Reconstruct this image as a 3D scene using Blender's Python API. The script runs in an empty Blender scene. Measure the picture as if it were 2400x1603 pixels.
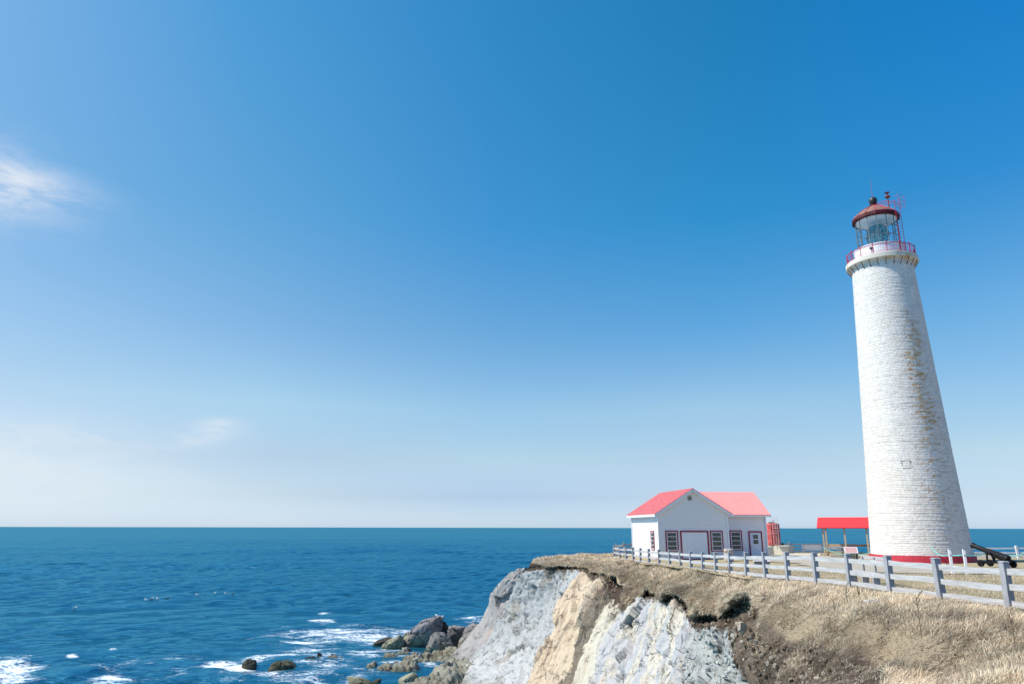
import bpy, math, random
import numpy as np
from mathutils import Vector, Matrix
R = math.radians
random.seed(7)
rng = np.random.default_rng(7)

# ------------------------------------------------------------------ camera, sky, sun
F = 1674.0; TH = math.atan(434.3 / F); RO = .0019; ct, st = math.cos(TH), math.sin(TH)
CZ = 13.0                                   # eye height above the sea
sc = bpy.context.scene
col = sc.collection
cam_d = bpy.data.cameras.new('camera'); cam = bpy.data.objects.new('camera', cam_d); col.objects.link(cam)
cam_d.sensor_width = 36; cam_d.lens = F / 2400 * 36; cam_d.clip_end = 60000; cam_d.clip_start = .1
cam.matrix_world = Matrix.Translation((0, 0, CZ)) @ Matrix.Rotation(R(90) + TH, 4, 'X') @ Matrix.Rotation(RO, 4, 'Z')
sc.camera = cam
SUN_EL = 50.0
SUN_AZ = 181.0                              # math angle of the direction towards the sun
sd = Vector((math.cos(R(SUN_EL)) * math.cos(R(SUN_AZ)), math.cos(R(SUN_EL)) * math.sin(R(SUN_AZ)), math.sin(R(SUN_EL))))
sun_l = bpy.data.lights.new('sun', 'SUN'); sun_l.energy = 4.9; sun_l.angle = R(.53); sun_l.color = (1, .94, .86)
sun = bpy.data.objects.new('sun', sun_l); col.objects.link(sun); sun.location = (-60, 0, 90)
sun.rotation_euler = sd.to_track_quat('Z', 'Y').to_euler()
world = bpy.data.worlds.new('World'); sc.world = world; world.use_nodes = True
wn, wl = world.node_tree.nodes, world.node_tree.links
wn.clear()
def N(nt, t, **kw):
    n = nt.nodes.new(t)
    for k, v in kw.items(): setattr(n, k, v)
    return n
def wnode(t, **kw): return N(world.node_tree, t, **kw)
sky = wnode('ShaderNodeTexSky', sky_type='NISHITA', sun_disc=False, sun_elevation=R(SUN_EL), sun_rotation=R(90 - SUN_AZ))
sky.air_density = 1.0; sky.dust_density = 0.35; sky.ozone_density = 2.0; sky.altitude = 0
# the measured haze and blue depth of this day, as factors on the Nishita sky: columns run from the sun side (x = -.62) to the far side, rows from horizon to zenith
SKYX = [-.62, -.33, -.02, .28, .6]; SKYZ = [0, .04, .09, .16, .26, .4, .62]
SKYG = [[[0.3829, 0.5095, 0.8406], [0.451, 0.5009, 0.6521], [0.5165, 0.5091, 0.5597], [0.5778, 0.5676, 0.5514], [0.5472, 0.6191, 0.6023], [0.4484, 0.6321, 0.658], [0.62, 0.79, 0.7673]], [[0.4557, 0.5945, 0.9713], [0.4428, 0.4928, 0.6553], [0.4871, 0.4925, 0.5612], [0.5997, 0.644, 0.6111], [0.4566, 0.6022, 0.6414], [0.3176, 0.6329, 0.681], [0.2511, 0.6804, 0.7776]], [[0.4631, 0.616, 0.9843], [0.3731, 0.4469, 0.6879], [0.5226, 0.5548, 0.5994], [0.5185, 0.6127, 0.6394], [0.3532, 0.5836, 0.6636], [0.179, 0.5882, 0.7432], [0.1352, 0.6255, 0.7809]], [[0.4427, 0.5958, 0.9703], [0.4326, 0.4958, 0.6963], [0.5065, 0.5327, 0.5967], [0.5596, 0.6336, 0.6364], [0.2968, 0.5908, 0.7075], [0.1104, 0.5937, 0.7513], [0.0761, 0.5932, 0.7747]], [[0.4065, 0.5373, 0.9021], [0.4225, 0.4713, 0.6415], [0.512, 0.5345, 0.5634], [0.4709, 0.5804, 0.6226], [0.3498, 0.6214, 0.7075], [0.1145, 0.5748, 0.799], [0.0222, 0.6189, 1.0]]]
bg = wnode('ShaderNodeBackground'); out = wnode('ShaderNodeOutputWorld'); bg.inputs[1].default_value = .1
tc = wnode('ShaderNodeTexCoord'); sep = wnode('ShaderNodeSeparateXYZ'); wl.new(tc.outputs['Generated'], sep.inputs[0])
def wmath(op, a, b=None, c=None, clamp=False):
    n = wnode('ShaderNodeMath', operation=op, use_clamp=clamp)
    for k, v in enumerate((a, b, c)):
        if v is None: continue
        if isinstance(v, (int, float)): n.inputs[k].default_value = v
        else: wl.new(v, n.inputs[k])
    return n.outputs[0]
def wmix(f, a, b, mode='MIX'):
    n = wnode('ShaderNodeMix', data_type='RGBA', blend_type=mode)
    for k, v in ((0, f), (6, a), (7, b)):
        if isinstance(v, (int, float)): n.inputs[k].default_value = v
        elif isinstance(v, tuple): n.inputs[k].default_value = v
        else: wl.new(v, n.inputs[k])
    return n.outputs[2]
zz = wmath('MAXIMUM', sep.outputs[2], 0.0)
acc = None
for k, gx in enumerate(SKYG):
    cr = wnode('ShaderNodeValToRGB'); wl.new(zz, cr.inputs[0]); el = cr.color_ramp.elements
    cr.color_ramp.interpolation = 'LINEAR'
    el[0].position = 0; el[1].position = SKYZ[-1]
    for z_ in SKYZ[1:-1]: el.new(z_)
    for e_, c_ in zip(sorted(el, key=lambda q: q.position), gx): e_.color = (*c_, 1)
    if acc is None: acc = cr.outputs[0]
    else:
        t = wmath('DIVIDE', wmath('SUBTRACT', sep.outputs[0], SKYX[k - 1]), SKYX[k] - SKYX[k - 1], clamp=True)
        acc = wmix(t, acc, cr.outputs[0])
graded = wmix(1.0, sky.outputs[0], acc, 'MULTIPLY')
vm = wnode('ShaderNodeVectorMath', operation='SCALE'); bk = wnode('ShaderNodeMapRange', interpolation_type='SMOOTHSTEP'); wl.new(sep.outputs[1], bk.inputs[0]); bk.inputs[1].default_value = -.55; bk.inputs[2].default_value = .25; bk.inputs[3].default_value = 0; bk.inputs[4].default_value = 1.0   # added grade: dims and blues the unseen sky behind to shape the fill light
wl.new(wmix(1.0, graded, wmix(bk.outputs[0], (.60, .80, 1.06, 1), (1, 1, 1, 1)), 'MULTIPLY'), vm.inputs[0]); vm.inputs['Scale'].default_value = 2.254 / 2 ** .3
# thin high clouds far to the left, in azimuth and elevation
az = wmath('ARCTAN2', sep.outputs[0], sep.outputs[1]); el_ = wmath('ARCSINE', sep.outputs[2])
def raydir(px, py):
    u = (px - 1200) / F; v = -(py - 801.5) / F
    c, s = math.cos(RO), math.sin(RO); u, v = u * c - v * s, u * s + v * c
    return Vector((u, ct - v * st, st + v * ct))
def blob(px, py, sa, se, tilt=0.0):
    d = raydir(px, py).normalized(); a0 = math.atan2(d.x, d.y); e0 = math.asin(d.z)
    da = wmath('SUBTRACT', az, a0); de = wmath('SUBTRACT', el_, e0)
    de = wmath('SUBTRACT', de, wmath('MULTIPLY', da, tilt))
    q = wmath('ADD', wmath('POWER', wmath('ABSOLUTE', wmath('DIVIDE', da, sa)), 2.0), wmath('POWER', wmath('ABSOLUTE', wmath('DIVIDE', de, se)), 2.0))
    return wmath('EXPONENT', wmath('MULTIPLY', q, -1.0))
cx = wnode('ShaderNodeCombineXYZ'); wl.new(wmath('MULTIPLY', az, 9.0), cx.inputs[0]); wl.new(wmath('ADD', wmath('MULTIPLY', el_, 30.0), wmath('MULTIPLY', az, 1.5)), cx.inputs[1])
wnz = wnode('ShaderNodeTexNoise'); wnz.inputs['Scale'].default_value = 1.3; wnz.inputs['Detail'].default_value = 7; wnz.inputs['Roughness'].default_value = .62; wnz.inputs['Distortion'].default_value = .25
wl.new(cx.outputs[0], wnz.inputs['Vector'])
nz = wnz.outputs[0]
def ss(v, lo, hi):
    n = wnode('ShaderNodeMapRange', interpolation_type='SMOOTHSTEP'); n.inputs[1].default_value = lo; n.inputs[2].default_value = hi; wl.new(v, n.inputs[0]); return n.outputs[0]
m1 = wmath('MULTIPLY', wmath('ADD', blob(-40, 425, .075, .040, 0), wmath('MULTIPLY', blob(80, 440, .065, .020, -.05), .5)), ss(nz, .22, .70))
m2 = wmath('MULTIPLY', blob(-80, 1110, .20, .055), wmath('ADD', .75, wmath('MULTIPLY', ss(nz, .35, .65), .4)))
m3 = wmath('MULTIPLY', wmath('ADD', blob(505, 997, .026, .0085, .1), wmath('MULTIPLY', blob(460, 1030, .05, .010, .2), .5)), ss(nz, .3, .6))
m4 = wmath('MULTIPLY', blob(250, 1128, .10, .008), .4)
m5 = wmath('MULTIPLY', blob(40, 1010, .12, .014), ss(nz, .35, .65))
cl = graded2 = vm.outputs[0]
for m_, k_, c_ in ((m1, 0.85, (6.17, 6.66, 7.39, 1)), (m2, 0.85, (6.01, 6.74, 7.31, 1)), (m3, 0.95, (5.85, 6.58, 7.31, 1)), (m4, 0.5, (6.09, 6.74, 7.31, 1)), (m5, 0.5, (6.09, 6.74, 7.39, 1))):
    cl = wmix(wmath('MULTIPLY', m_, k_, clamp=True), cl, c_)
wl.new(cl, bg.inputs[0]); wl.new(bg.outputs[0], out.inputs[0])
vs = sc.view_settings; vs.view_transform = 'Standard'; vs.look = 'None'; vs.gamma = 1; vs.use_curve_mapping = False; vs.exposure = 0.3
sc.cycles.use_denoising = True; sc.cycles.sample_clamp_direct = 1.8

# ------------------------------------------------------------------ helpers
def pray(px, py):
    d = raydir(px, py); return np.array([d.x, d.y, d.z])
def at(px, py, Y=None, Z=None):
    """point of the world seen at a pixel of the photograph, at depth Y or at a height Z above the sea"""
    r = pray(px, py)
    r = r * (Y / r[1]) if Y is not None else r * ((Z - CZ) / r[2])
    return np.array([r[0], r[1], r[2] + CZ])
def gz(x, y):
    """height of the mown plateau"""
    x = np.asarray(x, float); y = np.asarray(y, float)
    z = np.interp(y, [-30, 0, 20, 32, 45, 60, 75, 110], [-1.8, -1.9, -2.0, -2.15, -2.45, -2.66, -2.75, -3.15])
    z = z + .22 * np.exp(-((x - 23) ** 2 + (y - 71) ** 2) / 30.)
    z = z + .05 * np.sin(x * .31 + 1) * np.sin(y * .23)
    return z + CZ
def _h(ix, iy, iz, s):
    n = (ix * 374761393 + iy * 668265263 + iz * 2147483647 + s * 1274126177) & 0xffffffff
    n = ((n ^ (n >> 13)) * 1274126177) & 0xffffffff
    n = ((n ^ (n >> 16)) * 2246822519) & 0xffffffff
    return ((n ^ (n >> 15)) & 0xffffff) / 16777216.0
def vn(p, s=0):
    p = np.asarray(p, float); f = np.floor(p); i = f.astype(np.int64) + 100000; t = p - f; t = t * t * (3 - 2 * t)
    r = 0
    for a in (0, 1):
        for b in (0, 1):
            for c in (0, 1):
                w = (t[..., 0] if a else 1 - t[..., 0]) * (t[..., 1] if b else 1 - t[..., 1]) * (t[..., 2] if c else 1 - t[..., 2])
                r = r + w * _h(i[..., 0] + a, i[..., 1] + b, i[..., 2] + c, s)
    return r * 2 - 1
def fbm(p, o=4, s=0, g=.5):
    a = 1; r = 0; p = np.asarray(p, float)
    for k in range(o):
        r = r + a * vn(p * 2 ** k + 17.3 * k, s + k); a *= g
    return r
def worley(p, s=0):
    """returns F1, F2, id-based tilt value and cell random"""
    p = np.asarray(p, float); f = np.floor(p).astype(np.int64)
    d1 = np.full(p.shape[0], 9.); d2 = d1.copy(); tilt = np.zeros(p.shape[0]); rid = np.zeros(p.shape[0])
    for a in (-1, 0, 1):
        for b in (-1, 0, 1):
            for c in (-1, 0, 1):
                i = f + [a, b, c]; k = i + 100000
                q = np.stack([_h(k[:, 0], k[:, 1], k[:, 2], s + m) for m in (1, 2, 3)], 1) * .9 + .05
                v = p - (i + q); d = np.sqrt((v ** 2).sum(1))
                t = np.stack([_h(k[:, 0], k[:, 1], k[:, 2], s + m) for m in (4, 5, 6)], 1) * 2 - 1
                tv = (v * t).sum(1); rr = _h(k[:, 0], k[:, 1], k[:, 2], s + 7)
                m1 = d < d1
                d2 = np.where(m1, d1, np.minimum(d2, d)); tilt = np.where(m1, tv, tilt); rid = np.where(m1, rr, rid); d1 = np.where(m1, d, d1)
    return d1, d2, tilt, rid
def sstep(v, a, b):
    t = np.clip((v - a) / (b - a), 0, 1); return t * t * (3 - 2 * t)

# ------------------------------------------------------------------ objects
def tag(o, label=None, cat=None, group=None, kind=None):
    for k, v in (('label', label), ('category', cat), ('group', group), ('kind', kind)):
        if v: o[k] = v
    return o
def empty(name, loc, rz=0, **kw):
    o = bpy.data.objects.new(name, None); col.objects.link(o); o.location = loc; o.rotation_euler.z = rz; o.empty_display_size = .2
    return tag(o, **kw)
def npmesh(name, verts, faces, mat=None, parent=None, smooth=True, colr=None, fattr=None):
    """verts (n,3); faces (m,3|4) array"""
    me = bpy.data.meshes.new(name); verts = np.asarray(verts, np.float32); faces = np.asarray(faces, np.int32)
    k = faces.shape[1]
    me.vertices.add(len(verts)); me.vertices.foreach_set('co', verts.ravel())
    me.loops.add(faces.size); me.loops.foreach_set('vertex_index', faces.ravel())
    me.polygons.add(len(faces)); me.polygons.foreach_set('loop_start', np.arange(0, faces.size, k, dtype=np.int32))
    try: me.polygons.foreach_set('loop_total', np.full(len(faces), k, np.int32))
    except Exception: pass
    me.update(calc_edges=True)
    me.polygons.foreach_set('use_smooth', np.full(len(faces), smooth))
    if colr is not None:
        a = me.color_attributes.new('Col', 'FLOAT_COLOR', 'POINT'); c = np.ones((len(verts), 4), np.float32); c[:, :3] = colr; a.data.foreach_set('color', c.ravel())
    for n_, v_ in (fattr or {}).items():
        a = me.attributes.new(n_, 'FLOAT', 'POINT'); a.data.foreach_set('value', np.asarray(v_, np.float32))
    if mat: me.materials.append(mat)
    o = bpy.data.objects.new(name, me); col.objects.link(o)
    if parent: o.parent = parent
    return o
def gridfaces(nu, nv):
    a = (np.arange(nu - 1)[:, None] * nv + np.arange(nv - 1)[None]).ravel()
    return np.stack([a, a + nv, a + nv + 1, a + 1], 1)
class MB:
    def __init__(s): s.v = []; s.f = []
    def add(s, vs, fs):
        b = len(s.v); s.v += [tuple(v) for v in vs]; s.f += [tuple(b + i for i in f) for f in fs]; return s
    def box(s, c, d, rz=0, M=None, taper=1.0):
        x, y, z = (q / 2 for q in d); vs = [(-x, -y, -z), (x, -y, -z), (x, y, -z), (-x, y, -z), (-x * taper, -y * taper, z), (x * taper, -y * taper, z), (x * taper, y * taper, z), (-x * taper, y * taper, z)]
        Rm = M if M is not None else Matrix.Rotation(rz, 3, 'Z')
        vs = [Rm @ Vector(v) + Vector(c) for v in vs]
        return s.add(vs, [(0, 3, 2, 1), (4, 5, 6, 7), (0, 1, 5, 4), (1, 2, 6, 5), (2, 3, 7, 6), (3, 0, 4, 7)])
    def bar(s, p, q, w, h, up=(0, 0, 1)):
        """rectangular bar from p to q, w across, h along up"""
        p = Vector(p); q = Vector(q); d = (q - p); L = d.length; d.normalize(); u = Vector(up); sx = d.cross(u).normalized(); u = sx.cross(d).normalized()
        return s.box((p + q) / 2, (w, L, h), M=Matrix((sx, d, u)).transposed())
    def tube(s, p, q, r, n=8, r2=None, caps=True):
        p = Vector(p); q = Vector(q); d = (q - p).normalized(); a = d.orthogonal().normalized(); b = d.cross(a); r2 = r if r2 is None else r2
        vs = []
        for c, rr in ((p, r), (q, r2)):
            for k in range(n):
                t = 2 * math.pi * k / n; vs.append(c + (a * math.cos(t) + b * math.sin(t)) * rr)
        fs = [(k, (k + 1) % n, n + (k + 1) % n, n + k) for k in range(n)]
        if caps: fs += [tuple(range(n))[::-1], tuple(range(n, 2 * n))]
        return s.add(vs, fs)
    def path(s, pts, r, n=6):
        pts = [Vector(p) for p in pts]; vs = []; m = len(pts); a = None
        for i, p in enumerate(pts):
            d = (pts[min(i + 1, m - 1)] - pts[max(i - 1, 0)]).normalized()
            a = d.orthogonal().normalized() if a is None else (a - d * a.dot(d)).normalized()
            b = d.cross(a)
            for k in range(n):
                t = 2 * math.pi * k / n; vs.append(p + (a * math.cos(t) + b * math.sin(t)) * r)
        fs = [(i * n + k, i * n + (k + 1) % n, (i + 1) * n + (k + 1) % n, (i + 1) * n + k) for i in range(m - 1) for k in range(n)]
        fs += [tuple(range(n))[::-1], tuple(range((m - 1) * n, m * n))]
        return s.add(vs, fs)
    def lathe(s, prof, n=48, c=(0, 0, 0), a0=0):
        vs = [(c[0] + r * math.cos(a0 + 2 * math.pi * k / n), c[1] + r * math.sin(a0 + 2 * math.pi * k / n), c[2] + z) for r, z in prof for k in range(n)]
        fs = [(i * n + k, i * n + (k + 1) % n, (i + 1) * n + (k + 1) % n, (i + 1) * n + k) for i in range(len(prof) - 1) for k in range(n)]
        if prof[0][0] > 1e-4: fs.append(tuple(range(n))[::-1])
        if prof[-1][0] > 1e-4: fs.append(tuple(range((len(prof) - 1) * n, len(prof) * n)))
        return s.add(vs, fs)
    def ring(s, r0, r1, z0, z1, n=64, c=(0, 0, 0)):
        prof = [(r0, z0), (r1, z0), (r1, z1), (r0, z1)]
        vs = [(c[0] + r * math.cos(2 * math.pi * k / n), c[1] + r * math.sin(2 * math.pi * k / n), c[2] + z) for r, z in prof for k in range(n)]
        fs = [(i * n + k, i * n + (k + 1) % n, ((i + 1) % 4) * n + (k + 1) % n, ((i + 1) % 4) * n + k) for i in range(4) for k in range(n)]
        return s.add(vs, fs)
    def prism(s, poly, y0, y1):
        """poly in x,z extruded along y"""
        n = len(poly); vs = [(x, y0, z) for x, z in poly] + [(x, y1, z) for x, z in poly]
        fs = [(k, (k + 1) % n, n + (k + 1) % n, n + k) for k in range(n)] + [tuple(range(n))[::-1], tuple(range(n, 2 * n))]
        return s.add(vs, fs)
    def build(s, name, mat, parent=None, smooth=None, bevel=0):
        me = bpy.data.meshes.new(name); me.from_pydata([tuple(v) for v in s.v], [], s.f)
        import bmesh
        bm = bmesh.new(); bm.from_mesh(me); bmesh.ops.recalc_face_normals(bm, faces=bm.faces); bm.to_mesh(me); bm.free()
        if smooth is not None:
            for p in me.polygons: p.use_smooth = True
            me.set_sharp_from_angle(angle=R(smooth))
        me.materials.append(mat); me.update()
        o = bpy.data.objects.new(name, me); col.objects.link(o)
        if parent: o.parent = parent
        if bevel:
            m = o.modifiers.new('bevel', 'BEVEL'); m.width = bevel; m.segments = 1; m.limit_method = 'ANGLE'
        return o

# ------------------------------------------------------------------ materials
class Mat:
    def __init__(s, name):
        s.m = bpy.data.materials.new(name); s.m.use_nodes = True; s.nt = s.m.node_tree; s.n = s.nt.nodes; s.l = s.nt.links
        s.p = s.n['Principled BSDF']; s.p.inputs['Specular IOR Level'].default_value = .3
    def node(s, t, **kw): return N(s.nt, t, **kw)
    def link(s, a, b): s.l.new(a, b)
    def setp(s, **kw):
        for k, v in kw.items():
            i = s.p.inputs[k.replace('_', ' ')]
            if isinstance(v, bpy.types.NodeSocket): s.l.new(v, i)
            else: i.default_value = (*v, 1) if isinstance(v, tuple) and len(v) == 3 and 'Color' in k else v
        return s
    def co(s, scale=(1, 1, 1), kind='Object', rot=(0, 0, 0)):
        t = s.node('ShaderNodeTexCoord'); m = s.node('ShaderNodeMapping'); m.inputs['Scale'].default_value = scale; m.inputs['Rotation'].default_value = rot
        s.link(t.outputs[kind], m.inputs[0]); return m.outputs[0]
    def noise(s, scale=1, detail=4, rough=.5, co=None, dist=0):
        n = s.node('ShaderNodeTexNoise'); n.inputs['Scale'].default_value = scale; n.inputs['Detail'].default_value = detail; n.inputs['Roughness'].default_value = rough; n.inputs['Distortion'].default_value = dist
        if co is not None: s.link(co, n.inputs['Vector'])
        return n.outputs[0]
    def ramp(s, v, *st):
        r = s.node('ShaderNodeValToRGB'); e = r.color_ramp.elements; s.link(v, r.inputs[0])
        e[0].position = st[0][0]; e[1].position = st[-1][0]
        for q in st[1:-1]: e.new(q[0])
        for a, q in zip(sorted(e, key=lambda k: k.position), st):
            c = q[1]; a.color = (c, c, c, 1) if isinstance(c, (int, float)) else (*c, 1)
        return r.outputs[0]
    def mix(s, f, a, b, mode='MIX'):
        n = s.node('ShaderNodeMix', data_type='RGBA', blend_type=mode)
        for k, v in ((0, f), (6, a), (7, b)):
            if isinstance(v, bpy.types.NodeSocket): s.link(v, n.inputs[k])
            else: n.inputs[k].default_value = v if isinstance(v, (int, float)) else (*v, 1)
        return n.outputs[2]
    def math(s, op, a, b=0.0, clamp=False):
        n = s.node('ShaderNodeMath', operation=op, use_clamp=clamp)
        for k, v in enumerate((a, b)):
            if isinstance(v, bpy.types.NodeSocket): s.link(v, n.inputs[k])
            else: n.inputs[k].default_value = v
        return n.outputs[0]
    def bump(s, h, dist=.02, strength=1.0):
        b = s.node('ShaderNodeBump'); b.inputs['Distance'].default_value = dist; b.inputs['Strength'].default_value = strength
        s.link(h, b.inputs['Height']); s.link(b.outputs[0], s.p.inputs['Normal']); return s
    def attr(s, name, out='Color'):
        a = s.node('ShaderNodeAttribute', attribute_name=name); return a.outputs[out]
def simple(name, c, rough=.6, var=.12, scale=6, bump=.003, metal=0, stretch=(1, 1, 1), spec=.3, c2=None, lo=.35, hi=.65):
    m = Mat(name); co = m.co(stretch); n = m.noise(scale, 6, .6, co)
    cc = m.ramp(n, (lo, tuple(q * (1 - var) for q in c) if c2 is None else c2), (hi, tuple(min(1, q * (1 + var)) for q in c) if c2 is None else c))
    m.setp(Base_Color=cc, Roughness=rough, Metallic=metal); m.p.inputs['Specular IOR Level'].default_value = spec
    if bump: m.bump(m.noise(scale * 3, 5, .6, co), bump)
    return m.m
def wood(name, c, c2, axis='Z', scale=5, rough=.85):
    st = {'X': (.12, 1, 1), 'Y': (1, .12, 1), 'Z': (1, 1, .12)}[axis]
    m = Mat(name); co = m.co(st); n = m.noise(scale * 5, 6, .7, co); b = m.noise(scale * .5, 4, .6, m.co((1, 1, 1)))
    cc = m.mix(m.ramp(b, (.35, 0), (.7, .55)), m.ramp(n, (.32, c2), (.6, c)), tuple((p + q) / 2 * .85 for p, q in zip(c, c2)))
    m.setp(Base_Color=cc, Roughness=rough); m.bump(n, .006); return m.m

GREYW = wood('weathered_wood', (.40, .405, .42), (.19, .20, .215), 'Z')
GREYWY = wood('weathered_rail_wood', (.60, .61, .63), (.38, .39, .41), 'Y')
TANW = wood('tan_timber', (.52, .42, .28), (.36, .28, .18), 'Z')
WHITEP = simple('white_paint', (.80, .80, .79), .55, .03, 2, .001)
REDTRIM = simple('dark_red_trim', (.30, .012, .035), .5, .1, 4, .001)
CONC = simple('concrete', (.58, .55, .46), .9, .14, 4, .006)
CONCD = simple('dark_concrete', (.22, .22, .20), .9, .2, 5, .008)

# ------------------------------------------------------------------ fence line, plateau, bluff
FX = [9.59, 9.78, 9.95, 10.15, 10.29, 10.50, 10.77, 11.00, 11.17, 11.24, 11.33, 11.40, 11.45, 11.50, 11.56, 11.63, 11.78, 11.92, 12.04, 12.16, 12.39]
FY = [69.65 - 2.542 * i for i in range(21)]
FZT = [-1.67, -1.68, -1.65, -1.62, -1.61, -1.60, -1.56, -1.53, -1.49, -1.46, -1.41, -1.36, -1.28, -1.19, -1.10, -1.01, -.95, -.91, -.88, -.85, -.83]
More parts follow.
